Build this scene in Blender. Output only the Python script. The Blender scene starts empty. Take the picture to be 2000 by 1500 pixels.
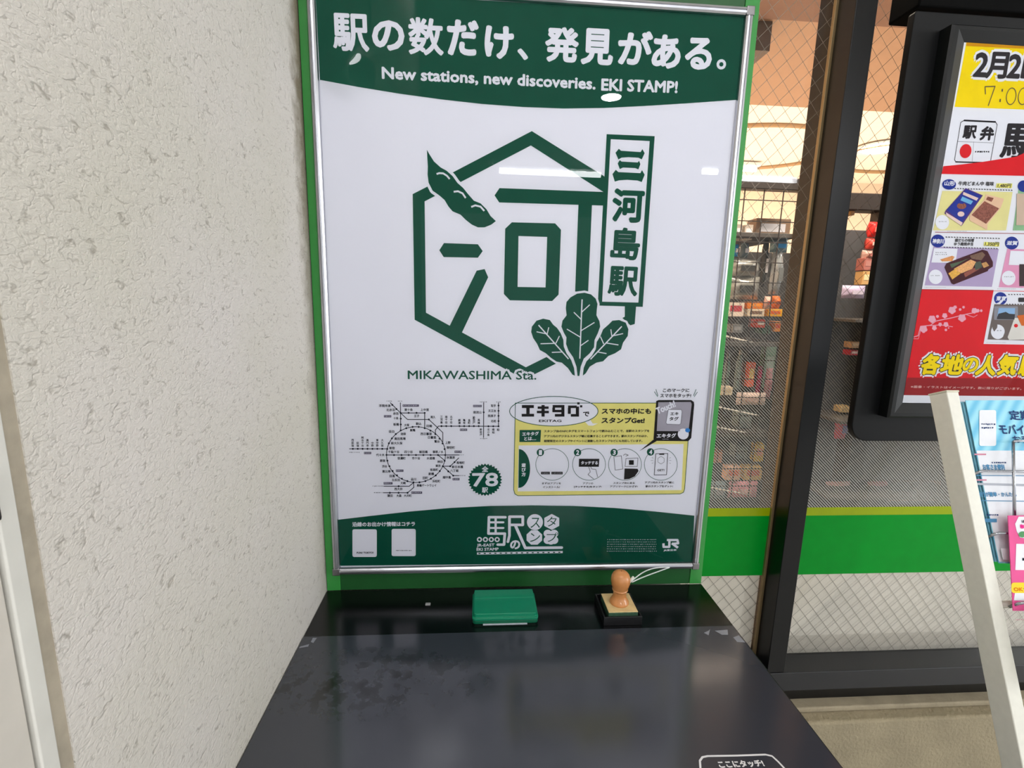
import bpy, bmesh, math, random
from mathutils import Vector, Matrix
random.seed(7)
S = bpy.context.scene
COL = S.collection

# ------------------------------------------------------------------ camera, world, lights, exposure
F, PX, PY = 945.75, 1000.0, 750.0
CAM = Vector((0.21646, -0.73163, 0.43425))
RX = Vector((0.99744, -0.06769, 0.02292)); RY = Vector((0.01042, -0.17956, -0.98369)); RZ = Vector((0.0707, 0.98142, -0.1784))
cd = bpy.data.cameras.new('camera'); cam = bpy.data.objects.new('camera', cd); COL.objects.link(cam)
cd.sensor_fit = 'HORIZONTAL'; cd.sensor_width = 36; cd.lens = F / 2000 * 36; cd.clip_start = 0.01; cd.clip_end = 100
cam.matrix_world = Matrix(((RX.x, -RY.x, -RZ.x, CAM.x), (RX.y, -RY.y, -RZ.y, CAM.y), (RX.z, -RY.z, -RZ.z, CAM.z), (0, 0, 0, 1)))
S.camera = cam
S.view_settings.view_transform = 'Standard'; S.view_settings.look = 'None'
S.view_settings.exposure = 0.14; S.view_settings.gamma = 1.0; S.view_settings.use_curve_mapping = False
S.cycles.use_denoising = True
S.cycles.max_bounces = 8; S.cycles.transparent_max_bounces = 24; S.cycles.caustics_reflective = True
w = bpy.data.worlds.new('concourse_light'); S.world = w; w.use_nodes = True
w.node_tree.nodes['Background'].inputs[0].default_value = (0.93, 0.96, 1.0, 1)
w.node_tree.nodes['Background'].inputs[1].default_value = 1.05

def area_light(name, loc, rot, sx, sy, power, color):
    l = bpy.data.lights.new(name, 'AREA'); l.shape = 'RECTANGLE'; l.size = sx; l.size_y = sy; l.energy = power; l.color = color
    o = bpy.data.objects.new(name, l); o.location = loc; o.rotation_euler = rot; COL.objects.link(o); return o
area_light('added_overhead_fill', (0.45, -0.95, 1.49), (0, 0, 0), 1.3, 0.30, 3, (1.0, 0.98, 0.97))  # added overhead fill, placed outside the poster's mirrored view
def aim(p, q): return (Vector(q) - Vector(p)).to_track_quat('-Z', 'Y').to_euler()
area_light('added_side_fill', (4.6, -1.7, 0.7), aim((4.6, -1.7, .7), (.2, 0, .3)), 1.2, 1.5, 55, (0.96, 0.98, 1.0))  # added out-of-view fill from the right for poster and left wall
area_light('shop_ceiling_light', (2.2, 1.9, 1.33), (0, 0, 0), 2.4, 1.2, 40, (1.0, 0.84, 0.68))
area_light('added_rack_fill', (1.15, 0.28, 1.2), (math.radians(-20), 0, 0), 0.8, 0.2, 22, (1.0, 0.84, 0.68))  # added fill between glass and rack that brightens the goods
area_light('added_shop_upfill', (2.0, 2.0, -0.85), (math.pi, 0, 0), 2.6, 1.6, 66, (1.0, 0.84, 0.70))  # added unseen fill from below, lifts the cream shop ceiling

# ------------------------------------------------------------------ pixel of the photograph -> point on a real plane
def hit(u, v, P0, n):
    d = RX * ((u - PX) / F) + RY * ((v - PY) / F) + RZ
    return CAM + d * ((P0 - CAM).dot(n) / d.dot(n))
class Plane:
    def __init__(s, P0, n):
        s.P0 = Vector(P0); s.n = Vector(n).normalized()
        z = Vector((0, 0, 1)) if abs(s.n.z) < .9 else Vector((0, 1, 0))
        s.up = (z - s.n * z.dot(s.n)).normalized()
        s.right = s.up.cross(s.n)
    def m(s, u, v, off=0.0): return hit(u, v, s.P0, s.n) + s.n * off
def Y(y): return Plane((0, y, 0), (0, -1, 0))
def Z(z): return Plane((0, 0, z), (0, 0, 1))
def at(u, v, ax, val):
    n = [0, 0, 0]; n[ax] = 1; p = [0, 0, 0]; p[ax] = val
    return hit(u, v, Vector(p), Vector(n))

# ------------------------------------------------------------------ materials
def lin(c): return tuple((x / 255 / 12.92) if x / 255 <= .04045 else ((x / 255 + .055) / 1.055) ** 2.4 for x in c) + (1,)
MC = {}
def mat(name, rgb, rough=.5, metal=0.0, spec=.5, emit=0, noise=None, bump=None, coat=0):
    if name in MC: return MC[name]
    m = bpy.data.materials.new(name); m.use_nodes = True; nt = m.node_tree; b = nt.nodes['Principled BSDF']
    c = lin(rgb)
    if name.endswith('print'): spec = .06
    b.inputs['Base Color'].default_value = c; b.inputs['Roughness'].default_value = rough
    b.inputs['Metallic'].default_value = metal; b.inputs['Specular IOR Level'].default_value = spec
    b.inputs['Coat Weight'].default_value = coat; b.inputs['Coat Roughness'].default_value = .03
    if emit: b.inputs['Emission Color'].default_value = c; b.inputs['Emission Strength'].default_value = emit
    tc = nt.nodes.new('ShaderNodeTexCoord')
    # every surface carries a faint procedural variation
    sc, amt = noise if noise else (40, .04)
    n = nt.nodes.new('ShaderNodeTexNoise'); n.inputs['Scale'].default_value = sc; n.inputs['Detail'].default_value = 4
    nt.links.new(tc.outputs['Object'], n.inputs['Vector'])
    mr = nt.nodes.new('ShaderNodeMapRange'); mr.inputs['To Min'].default_value = 1 - amt; mr.inputs['To Max'].default_value = 1 + amt
    mr.inputs['From Min'].default_value = .3; mr.inputs['From Max'].default_value = .7
    nt.links.new(n.outputs['Fac'], mr.inputs['Value'])
    mx = nt.nodes.new('ShaderNodeMix'); mx.data_type = 'RGBA'; mx.blend_type = 'MULTIPLY'; mx.inputs['Factor'].default_value = 1
    mx.inputs[6].default_value = c; nt.links.new(mr.outputs['Result'], mx.inputs[7]); nt.links.new(mx.outputs[2], b.inputs['Base Color'])
    if bump:
        n2 = nt.nodes.new('ShaderNodeTexNoise'); n2.inputs['Scale'].default_value = bump[0]; n2.inputs['Detail'].default_value = 5
        nt.links.new(tc.outputs['Object'], n2.inputs['Vector'])
        bp = nt.nodes.new('ShaderNodeBump'); bp.inputs['Strength'].default_value = 1; bp.inputs['Distance'].default_value = bump[1]
        nt.links.new(n2.outputs['Fac'], bp.inputs['Height']); nt.links.new(bp.outputs['Normal'], b.inputs['Normal'])
    MC[name] = m; return m

def glass_mat(name, tint=(1, 1, 1, 1), rough=0.0, ior=1.5, f=1.0):
    m = bpy.data.materials.new(name); m.use_nodes = True; nt = m.node_tree; nt.nodes.clear()
    o = nt.nodes.new('ShaderNodeOutputMaterial'); t = nt.nodes.new('ShaderNodeBsdfTransparent'); g = nt.nodes.new('ShaderNodeBsdfGlossy')
    fr = nt.nodes.new('ShaderNodeFresnel'); fr.inputs['IOR'].default_value = ior; mx = nt.nodes.new('ShaderNodeMixShader')
    mu = nt.nodes.new('ShaderNodeMath'); mu.operation = 'MULTIPLY'; mu.inputs[1].default_value = f
    t.inputs[0].default_value = tint; g.inputs['Roughness'].default_value = rough
    nt.links.new(fr.outputs[0], mu.inputs[0]); nt.links.new(mu.outputs[0], mx.inputs[0]); nt.links.new(t.outputs[0], mx.inputs[1])
    nt.links.new(g.outputs[0], mx.inputs[2]); nt.links.new(mx.outputs[0], o.inputs[0]); return m

def stucco_mat():
    m = bpy.data.materials.new('textured_plaster'); m.use_nodes = True; nt = m.node_tree; L = nt.links.new
    b = nt.nodes['Principled BSDF']; b.inputs['Roughness'].default_value = .85; b.inputs['Specular IOR Level'].default_value = .25
    g = nt.nodes.new('ShaderNodeNewGeometry'); mp = nt.nodes.new('ShaderNodeMapping'); mp.inputs['Scale'].default_value = (1, 1, 1.5)
    L(g.outputs['Position'], mp.inputs[0])
    n1 = nt.nodes.new('ShaderNodeTexNoise'); n1.inputs['Scale'].default_value = 230; n1.inputs['Detail'].default_value = 4; n1.inputs['Roughness'].default_value = .55; n1.inputs['Distortion'].default_value = .6
    L(mp.outputs[0], n1.inputs['Vector'])
    v = nt.nodes.new('ShaderNodeTexVoronoi'); v.inputs['Scale'].default_value = 150; v.feature = 'SMOOTH_F1'; v.inputs['Smoothness'].default_value = .3
    nd = nt.nodes.new('ShaderNodeTexNoise'); nd.inputs['Scale'].default_value = 90; L(mp.outputs[0], nd.inputs['Vector'])
    ad = nt.nodes.new('ShaderNodeVectorMath'); ad.operation = 'MULTIPLY_ADD'; ad.inputs[1].default_value = (.03, .03, .03)
    L(nd.outputs['Color'], ad.inputs[0]); L(mp.outputs[0], ad.inputs[2]); L(ad.outputs[0], v.inputs['Vector'])
    pit = nt.nodes.new('ShaderNodeMapRange'); pit.inputs['From Min'].default_value = .5; pit.inputs['From Max'].default_value = .95; pit.inputs['To Min'].default_value = 0; pit.inputs['To Max'].default_value = -.6
    L(v.outputs['Distance'], pit.inputs['Value'])
    sm = nt.nodes.new('ShaderNodeMath'); sm.operation = 'ADD'; L(n1.outputs['Fac'], sm.inputs[0]); L(pit.outputs[0], sm.inputs[1])
    bp = nt.nodes.new('ShaderNodeBump'); bp.inputs['Strength'].default_value = .7; bp.inputs['Distance'].default_value = .0015
    L(sm.outputs[0], bp.inputs['Height']); L(bp.outputs[0], b.inputs['Normal'])
    # colour: cream paint, faint stains, grime collected in the corner beside the green board
    n3 = nt.nodes.new('ShaderNodeTexNoise'); n3.inputs['Scale'].default_value = 5; n3.inputs['Detail'].default_value = 3; L(g.outputs['Position'], n3.inputs['Vector'])
    cr = nt.nodes.new('ShaderNodeValToRGB'); cr.color_ramp.elements[0].position = .3; cr.color_ramp.elements[1].position = .7
    cr.color_ramp.elements[0].color = lin((208, 203, 191)); cr.color_ramp.elements[1].color = lin((215, 209, 203)); L(n3.outputs['Fac'], cr.inputs[0])
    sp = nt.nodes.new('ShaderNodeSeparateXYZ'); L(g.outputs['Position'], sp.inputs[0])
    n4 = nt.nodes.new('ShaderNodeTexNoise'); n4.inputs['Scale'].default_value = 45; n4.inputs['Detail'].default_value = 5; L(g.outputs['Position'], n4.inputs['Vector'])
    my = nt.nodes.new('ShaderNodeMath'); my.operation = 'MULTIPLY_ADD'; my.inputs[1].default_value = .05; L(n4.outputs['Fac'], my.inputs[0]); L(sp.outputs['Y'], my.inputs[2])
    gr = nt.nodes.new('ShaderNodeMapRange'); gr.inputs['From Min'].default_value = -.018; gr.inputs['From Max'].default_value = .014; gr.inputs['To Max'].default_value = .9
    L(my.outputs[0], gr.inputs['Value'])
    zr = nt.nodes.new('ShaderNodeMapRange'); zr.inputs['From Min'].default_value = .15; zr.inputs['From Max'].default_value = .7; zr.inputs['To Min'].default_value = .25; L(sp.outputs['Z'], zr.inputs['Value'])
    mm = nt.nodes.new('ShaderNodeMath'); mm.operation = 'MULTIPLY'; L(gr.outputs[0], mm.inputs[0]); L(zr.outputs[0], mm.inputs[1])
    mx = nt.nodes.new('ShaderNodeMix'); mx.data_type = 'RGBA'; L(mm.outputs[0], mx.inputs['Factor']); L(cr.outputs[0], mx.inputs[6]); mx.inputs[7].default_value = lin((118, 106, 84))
    # small pits tinted darker
    pc = nt.nodes.new('ShaderNodeMapRange'); pc.inputs['From Min'].default_value = .72; pc.inputs['From Max'].default_value = 1.05; pc.inputs['To Max'].default_value = .6; L(v.outputs['Distance'], pc.inputs['Value'])
    mz = nt.nodes.new('ShaderNodeMix'); mz.data_type = 'RGBA'; L(pc.outputs[0], mz.inputs['Factor']); L(mx.outputs[2], mz.inputs[6]); mz.inputs[7].default_value = lin((120, 112, 98))
    L(mz.outputs[2], b.inputs['Base Color']); return m

def mat_desk(name, rgb, rough, spec, stain):
    m = bpy.data.materials.new(name); m.use_nodes = True; nt = m.node_tree; L = nt.links.new; b = nt.nodes['Principled BSDF']
    b.inputs['Specular IOR Level'].default_value = spec
    g = nt.nodes.new('ShaderNodeNewGeometry')
    n = nt.nodes.new('ShaderNodeTexNoise'); n.inputs['Scale'].default_value = 55; n.inputs['Detail'].default_value = 8; n.inputs['Roughness'].default_value = .65; L(g.outputs['Position'], n.inputs['Vector'])
    n2 = nt.nodes.new('ShaderNodeTexNoise'); n2.inputs['Scale'].default_value = 6; n2.inputs['Detail'].default_value = 3; L(g.outputs['Position'], n2.inputs['Vector'])
    r = nt.nodes.new('ShaderNodeMapRange'); r.inputs['From Min'].default_value = .3; r.inputs['From Max'].default_value = .75; r.inputs['To Min'].default_value = rough * .85; r.inputs['To Max'].default_value = rough * 1.25
    L(n2.outputs['Fac'], r.inputs['Value']); L(r.outputs[0], b.inputs['Roughness'])
    c = nt.nodes.new('ShaderNodeMix'); c.data_type = 'RGBA'; c.inputs[6].default_value = lin(rgb); c.inputs[7].default_value = lin(stain)
    # wet-ink stain left of the middle of the mat
    sp = nt.nodes.new('ShaderNodeVectorMath'); sp.operation = 'SUBTRACT'; sp.inputs[1].default_value = (.085, -.195, -.043); L(g.outputs['Position'], sp.inputs[0])
    sc = nt.nodes.new('ShaderNodeVectorMath'); sc.operation = 'MULTIPLY'; sc.inputs[1].default_value = (6.5, 17, 0); L(sp.outputs[0], sc.inputs[0])
    ln = nt.nodes.new('ShaderNodeVectorMath'); ln.operation = 'LENGTH'; L(sc.outputs[0], ln.inputs[0])
    fa = nt.nodes.new('ShaderNodeMapRange'); fa.inputs['From Min'].default_value = 1.1; fa.inputs['From Max'].default_value = .4; L(ln.outputs['Value'], fa.inputs['Value'])
    th = nt.nodes.new('ShaderNodeMapRange'); th.inputs['From Min'].default_value = .50; th.inputs['From Max'].default_value = .60; L(n.outputs['Fac'], th.inputs['Value'])
    ml = nt.nodes.new('ShaderNodeMath'); ml.operation = 'MULTIPLY'; L(fa.outputs[0], ml.inputs[0]); L(th.outputs[0], ml.inputs[1]); L(ml.outputs[0], c.inputs['Factor'])
    L(c.outputs[2], b.inputs['Base Color']); return m

def stripe_mat():
    m = bpy.data.materials.new('striped_privacy_film'); m.use_nodes = True; nt = m.node_tree; L = nt.links.new; b = nt.nodes['Principled BSDF']
    b.inputs['Base Color'].default_value = lin((168, 168, 162)); b.inputs['Roughness'].default_value = .4
    g = nt.nodes.new('ShaderNodeNewGeometry'); s = nt.nodes.new('ShaderNodeSeparateXYZ'); L(g.outputs['Position'], s.inputs[0])
    a = nt.nodes.new('ShaderNodeMath'); a.operation = 'MULTIPLY_ADD'; a.inputs[1].default_value = 1.08; L(s.outputs['Z'], a.inputs[0]); L(s.outputs['X'], a.inputs[2])
    d = nt.nodes.new('ShaderNodeMath'); d.operation = 'DIVIDE'; d.inputs[1].default_value = .0058; L(a.outputs[0], d.inputs[0])
    fr = nt.nodes.new('ShaderNodeMath'); fr.operation = 'FRACT'; L(d.outputs[0], fr.inputs[0])
    du = nt.nodes.new('ShaderNodeMapRange'); du.inputs['From Min'].default_value = .50; du.inputs['From Max'].default_value = .06; du.inputs['To Min'].default_value = 0; du.inputs['To Max'].default_value = .52
    L(s.outputs['Z'], du.inputs['Value'])
    lt = nt.nodes.new('ShaderNodeMath'); lt.operation = 'LESS_THAN'; L(fr.outputs[0], lt.inputs[0]); L(du.outputs[0], lt.inputs[1])
    t = nt.nodes.new('ShaderNodeBsdfTransparent'); mx = nt.nodes.new('ShaderNodeMixShader'); L(lt.outputs[0], mx.inputs[0]); L(t.outputs[0], mx.inputs[1]); L(b.outputs[0], mx.inputs[2])
    L(mx.outputs[0], nt.nodes['Material Output'].inputs[0]); return m

STUCCO = stucco_mat()
STRIPES = stripe_mat()
GLASS = glass_mat('clear_glass', (.975, .98, .975, 1), 0, 1.35, .5)
COVER = glass_mat('clear_cover_sheet', (.99, .99, .995, 1), .004, 1.32, 1.0)
POCKET = glass_mat('clear_pocket', (.97, .975, .975, 1), .02, 1.3, .6)
MAT_TOP = mat_desk('dark_slate_mat', (50, 53, 61), .15, .9, (9, 9, 11))
BLACK_TOP = mat_desk('black_laminate', (4, 4, 6), .2, .5, (3, 3, 4))
BLK = mat('black_powder_coat', (30, 32, 36), .45)
BLKG = mat('black_gloss_frame', (9, 9, 11), .3, spec=.3)
ALU = mat('brushed_aluminium', (196, 197, 203), .28, 1.0)
ALUD = mat('aluminium_edge', (150, 148, 150), .35, 1.0)
BRONZE = mat('bronze_bead', (150, 128, 92), .4, .6)
GRN_RAIL = mat('board_green', (52, 142, 62), .4)
GRN_PANEL = mat('board_green_panel', (26, 84, 38), .4)
WHITE = mat('white_print', (240, 241, 250), .6, noise=(8, .008))
DG = mat('dark_green_print', (8, 84, 64), .6)
NAVY = mat('dark_ink_print', (28, 34, 48), .6)
BLACKP = mat('black_print', (26, 24, 26), .6)
YEL = mat('pale_yellow_print', (238, 230, 140), .6)
WIRE = mat('chrome_wire', (176, 178, 184), .2, 1.0)

# ------------------------------------------------------------------ mesh helpers
class MB:
    def __init__(s): s.v, s.f = [], []
    def quad(s, *p): i = len(s.v); s.v += [tuple(q) for q in p]; s.f.append(tuple(range(i, i + len(p))))
    def box(s, x0, x1, y0, y1, z0, z1):
        i = len(s.v)
        s.v += [(x0, y0, z0), (x1, y0, z0), (x1, y1, z0), (x0, y1, z0), (x0, y0, z1), (x1, y0, z1), (x1, y1, z1), (x0, y1, z1)]
        s.f += [tuple(i + k for k in q) for q in ((3, 2, 1, 0), (4, 5, 6, 7), (0, 1, 5, 4), (1, 2, 6, 5), (2, 3, 7, 6), (3, 0, 4, 7))]
    def prism(s, pts, off):
        i = len(s.v); n = len(pts); o = Vector(off)
        s.v += [tuple(p) for p in pts] + [tuple(Vector(p) + o) for p in pts]
        s.f.append(tuple(range(i, i + n))); s.f.append(tuple(range(i + 2 * n - 1, i + n - 1, -1)))
        for k in range(n): j = (k + 1) % n; s.f.append((i + j, i + k, i + n + k, i + n + j))
    def tube(s, pts, r, seg=8, closed=False):
        pts = [Vector(p) for p in pts]; n = len(pts); i0 = len(s.v); ref = None
        for k, p in enumerate(pts):
            a = pts[(k - 1) % n] if (closed or k) else p; b = pts[(k + 1) % n] if (closed or k < n - 1) else p
            t = (b - a).normalized()
            if ref is None: ref = t.orthogonal().normalized()
            ref = (ref - t * ref.dot(t)).normalized(); q = t.cross(ref)
            for j in range(seg): an = 2 * math.pi * j / seg; s.v.append(tuple(p + (ref * math.cos(an) + q * math.sin(an)) * r))
        for k in range(n if closed else n - 1):
            for j in range(seg):
                a = i0 + k * seg + j; b = i0 + k * seg + (j + 1) % seg; c = i0 + ((k + 1) % n) * seg + (j + 1) % seg; d = i0 + ((k + 1) % n) * seg + j
                s.f.append((a, b, c, d))
        if not closed:
            s.f.append(tuple(i0 + j for j in range(seg))[::-1]); s.f.append(tuple(i0 + (n - 1) * seg + j for j in range(seg)))
    def lathe(s, prof, c, seg=40):
        i0 = len(s.v)
        for r, z in prof:
            for j in range(seg): a = 2 * math.pi * j / seg; s.v.append((c[0] + r * math.cos(a), c[1] + r * math.sin(a), c[2] + z))
        for k in range(len(prof) - 1):
            for j in range(seg): a = i0 + k * seg + j; b = i0 + k * seg + (j + 1) % seg; s.f.append((a, b, b + seg, a + seg))
        s.f.append(tuple(i0 + j for j in range(seg))[::-1]); s.f.append(tuple(i0 + (len(prof) - 1) * seg + j for j in range(seg)))
    def build(s, name, m, parent=None, bevel=0, smooth=False, tags=None):
        me = bpy.data.meshes.new(name); me.from_pydata(s.v, [], s.f); me.update()
        o = bpy.data.objects.new(name, me); COL.objects.link(o); me.materials.append(m)
        if smooth: me.polygons.foreach_set('use_smooth', [True] * len(me.polygons))
        if bevel:
            b = o.modifiers.new('bevel', 'BEVEL'); b.width = bevel; b.segments = 3; b.limit_method = 'ANGLE'
            me.polygons.foreach_set('use_smooth', [True] * len(me.polygons))
            wn = o.modifiers.new('wn', 'WEIGHTED_NORMAL'); wn.keep_sharp = True
        if parent is not None:
            o.parent = parent
            o.matrix_parent_inverse = Matrix.Translation(-ABS.get(parent.name, Vector((0, 0, 0))))
        if tags: tag(o, **tags)
        return o
ABS = {}
def tag(o, label=None, cat=None, group=None, kind=None):
    if label: o['label'] = label
    if cat: o['category'] = cat
    if group: o['group'] = group
    if kind: o['kind'] = kind
    return o
def thing(name, loc, label, cat, group=None):
    o = bpy.data.objects.new(name, None); COL.objects.link(o); o.location = loc; o.empty_display_size = .05
    ABS[o.name] = Vector(loc); return tag(o, label, cat, group)
def box(name, x0, x1, y0, y1, z0, z1, m, parent=None, bevel=0, **t):
    b = MB(); b.box(x0, x1, y0, y1, z0, z1); return b.build(name, m, parent, bevel, tags=t or None)

# ------------------------------------------------------------------ flat print
def arc(cx, cy, rx, ry, a0=0, a1=360, n=32):
    return [(cx + rx * math.cos(math.radians(a0 + (a1 - a0) * k / n)), cy - ry * math.sin(math.radians(a0 + (a1 - a0) * k / n))) for k in range(n + (0 if a1 - a0 == 360 else 1))]
def rrect(u0, v0, u1, v1, r, n=5):
    p = []
    for cx, cy, a in ((u1 - r, v0 + r, 0), (u0 + r, v0 + r, 90), (u0 + r, v1 - r, 180), (u1 - r, v1 - r, 270)): p += arc(cx, cy, r, r, a, a + 90, n)
    return p
class Print:
    """flat ink on a real plane: polygons, strokes and lettering collected into one mesh"""
    def __init__(s, plane, off): s.p, s.off, s.mb, s.c = plane, off, MB(), 0
    def poly(s, pts, k=0):
        s.mb.quad(*[s.p.m(u, v, s.off + k) + s.lift() for u, v in pts]); return s
    def lift(s):
        s.c = (s.c + 1) % 16; return s.p.n * (s.c * 4e-6)    # overlapping strokes never share one plane
    def line(s, pts, w, closed=False, cap=False):
        P = [s.p.m(u, v, s.off) for u, v in pts]; n = len(P)
        c = s.p.m(pts[0][0], pts[0][1]); sc = (s.p.m(pts[0][0] + 1, pts[0][1]) - c).length
        h = w * sc / 2
        segs = [(P[i], P[(i + 1) % n]) for i in range(n if closed else n - 1)]
        for a, b in segs:
            d = (b - a)
            if d.length < 1e-7: continue
            d.normalize(); q = s.p.n.cross(d) * h
            l = s.lift(); s.mb.quad(a - q + l, b - q + l, b + q + l, a + q + l)
        if h > .0003:
            for i, c in enumerate(P):
                if not cap and not closed and i in (0, n - 1): continue
                l = s.lift(); s.mb.quad(*[c + l + (s.p.right * math.cos(t * math.pi / 6) + s.p.up * math.sin(t * math.pi / 6)) * h for t in range(12)])
        return s
    def dot(s, u, v, r): return s.poly(arc(u, v, r, r, n=12))
    def text(s, body, bl, br, h, bold=0.0, cap=False, k=0, skew=0):
        G = glyphs(body, cap)
        if G is None: return s
        vs, fs, x0, x1, y0, y1 = G
        A = s.p.m(bl[0], bl[1], s.off + k); B = s.p.m(br[0], br[1], s.off + k); T = s.p.m(bl[0], bl[1] - h, s.off + k)
        W = B - A; up = s.p.n.cross(W).normalized(); 
        H = up * (T - A).dot(up)
        hh = H.length; jit = [(0, 0)]
        if bold: jit = [(math.cos(t * math.pi / 4) * bold * hh, math.sin(t * math.pi / 4) * bold * hh) for t in range(8)]
        Wn = W.normalized(); Hn = H.normalized()
        for jx, jy in jit:
            i = len(s.mb.v); l = s.lift()
            for x, y in vs:
                a = (x - x0) / (x1 - x0); c = (y - y0) / (y1 - y0)
                s.mb.v.append(tuple(A + W * a + H * c + Wn * (jx + skew * c * hh) + Hn * jy + l))
            s.mb.f += [tuple(q + i for q in f) for f in fs]
        return s
    def marks(s, u0, u1, v, h, step=None):
        """a row of tiny unreadable print"""
        u = u0; step = step or h
        while u < u1:
            ww = h * random.uniform(.5, .9)
            s.poly([(u, v - h * random.uniform(.35, .5)), (u + ww, v - h * random.uniform(.35, .5)), (u + ww, v + h * random.uniform(.05, .4)), (u, v + h * random.uniform(.05, .4))])
            u += step * random.uniform(.9, 1.2)
        return s
    def build(s, name, m, parent, label=None):
        o = s.mb.build(name, m, parent)
        if label: o['label'] = label
        if any(q in name for q in ('lettering', 'map', 'cutouts', 'veins', 'badges', 'linework', 'caption', 'marks', 'outline', 'shadow', 'slogan', 'residue', 'tags', 'food', 'label', 'meat', 'panel', 'mark', 'branch', 'small_print', 'strokes', 'rules', 'tag', 'wave', 'time')): o['kind'] = 'stuff'
        return o
GC = {}
def glyphs(body, cap):
    key = (body, cap)
    if key in GC: return GC[key]
    c = bpy.data.curves.new('lettering', 'FONT'); c.body = body; c.resolution_u = 2 if len(body) > 8 else 3
    o = bpy.data.objects.new('lettering', c); COL.objects.link(o)
    dg = bpy.context.evaluated_depsgraph_get(); me = bpy.data.meshes.new_from_object(o.evaluated_get(dg))
    vs = [(v.co.x, v.co.y) for v in me.vertices]; fs = [tuple(p.vertices) for p in me.polygons]
    bpy.data.objects.remove(o); bpy.data.curves.remove(c); bpy.data.meshes.remove(me)
    if not vs: return None
    x0 = min(v[0] for v in vs); x1 = max(v[0] for v in vs); y0 = min(v[1] for v in vs); y1 = max(v[1] for v in vs)
    if cap: y0 = 0.0; y1 = .70
    if x1 - x0 < 1e-4: x1 = x0 + 1e-4
    GC[key] = (vs, fs, x0, x1, y0, y1); return GC[key]

# ------------------------------------------------------------------ the setting
ZD = -0.0432         # desk top height
FLOOR, CEIL = -1.0, 1.5
XL = -0.0245         # left wall
box('floor', -1.6, 5.5, -6, 6.0, FLOOR - .05, FLOOR, mat('floor_tile', (196, 194, 188), .5, noise=(3, .08)), kind='structure')
box('ceiling', -1.6, 5.5, -1.15, .03, CEIL, CEIL + .05, mat('ceiling_white', (222, 222, 218), .8), kind='structure')
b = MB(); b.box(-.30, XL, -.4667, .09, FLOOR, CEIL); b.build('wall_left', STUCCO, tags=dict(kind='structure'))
box('wall_back', XL, .58, .03, .09, FLOOR, CEIL, mat('plain_wall', (196, 190, 180), .8), kind='structure')
# door at the left edge of the picture
dr = tag(bpy.data.objects.new('door_1', None), kind='structure'); COL.objects.link(dr)
TR = mat('jamb_sealant', (168, 158, 140), .8, noise=(60, .12), bump=(200, .0004))
box('sealant_joint', -.28, XL - .001, -.4765, -.4667, FLOOR, CEIL, TR, dr)
JAMB = mat('jamb_paint', (216, 214, 206), .45)
box('door_frame', -.28, XL + .0012, -.4872, -.4765, FLOOR, CEIL, JAMB, dr, .0012)
box('door_gap', -.28, XL - .004, -.4885, -.4872, FLOOR, CEIL, mat('gap_dark', (60, 48, 40), .9), dr)
box('door_panel', -.28, XL - .0006, -1.40, -.4885, FLOOR, CEIL, mat('door_paint', (206, 200, 190), .5), dr, .0015)
b = MB(); b.lathe([(0.0001, 0), (.0028, 0), (.003, .001), (.003, .029), (.0028, .03), (.0001, .03)], (XL + .0005, -.489, .318), 14); b.build('hinge_knuckle', mat('hinge_dark', (40, 34, 32), .4, .5), dr, smooth=True)['label'] = 'dark hinge knuckle'
bpy.context.view_layer.update()
# low plastered wall under the windows
WL = mat('low_wall_plaster', (152, 140, 114), .9, noise=(14, .1), bump=(160, .0022))
box('wall_low', .58, 2.6, .0, .12, FLOOR, -.333, WL, kind='structure', bevel=.006)
box('wall_ledge', .60, 2.6, .022, .12, -.333, -.322, mat('ledge_plaster', (158, 146, 122), .9, noise=(30, .12), bump=(200, .001)), kind='structure', bevel=.003)

# ------------------------------------------------------------------ window with wired glass
win = tag(bpy.data.objects.new('window_1', None), kind='structure'); COL.objects.link(win)
YG = .075
SILL = mat('black_sill', (26, 27, 31), .4)
box('mullion', .7635, .7975, .03, .115, -.25, CEIL, BLKG, win, .0012)
box('bottom_rail', .60, 2.6, .030, .11, -.291, -.2515, SILL, win, .0015)
box('lower_track', .60, 2.6, .044, .10, -.333, -.291, mat('black_track', (10, 10, 11), .3), win, .001)
box('glazing_bead', .7590, .7640, .0685, YG, -.2515, CEIL, BRONZE, win, .0006)['label'] = 'worn bronze-coloured bead along the mullion'
box('glass_pane', .58, .7635, YG, YG + .005, -.2515, CEIL, GLASS, win)
box('glass_pane', .7975, 2.6, YG, YG + .005, -.2515, CEIL, GLASS, win)
box('mullion', 2.56, 2.6, .03, .115, -.25, CEIL, BLKG, win, .0012)
b = MB(); x = -2.2
def wire_line(x0, z0, sl):
    # clip a slanted wire to the glazed area
    zA, zB = -.25, 1.5; pts = []
    for z in (zA, zB): pts.append((x0 + (z - z0) / sl, z))
    (xa, za), (xb, zb) = pts
    def clip(xc):
        t = (xc - xa) / (xb - xa); return (xc, za + (zb - za) * t)
    P = []
    for q in ((xa, za), (xb, zb)):
        P.append(q if .6 <= q[0] <= 2.56 else clip(.6 if q[0] < .6 else 2.56))
    if (xa < .6 and xb < .6) or (xa > 2.56 and xb > 2.56): return
    a = Vector((P[0][0], YG + .0025, P[0][1])); c = Vector((P[1][0], YG + .0025, P[1][1])); d = (c - a).normalized(); q = Vector((-d.z, 0, d.x)) * .00034
    b.quad(a - q, a + q, c + q, c - q)
k = -90
while k < 170:
    wire_line(.6 + k * .0265, .5, 1.0); wire_line(.6 + k * .0265 + .004, .5, -1.22); k += 1
b.build('wire_mesh', mat('glass_wire', (128, 122, 112), .4, .3), win, tags=dict(kind='stuff'))
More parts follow.
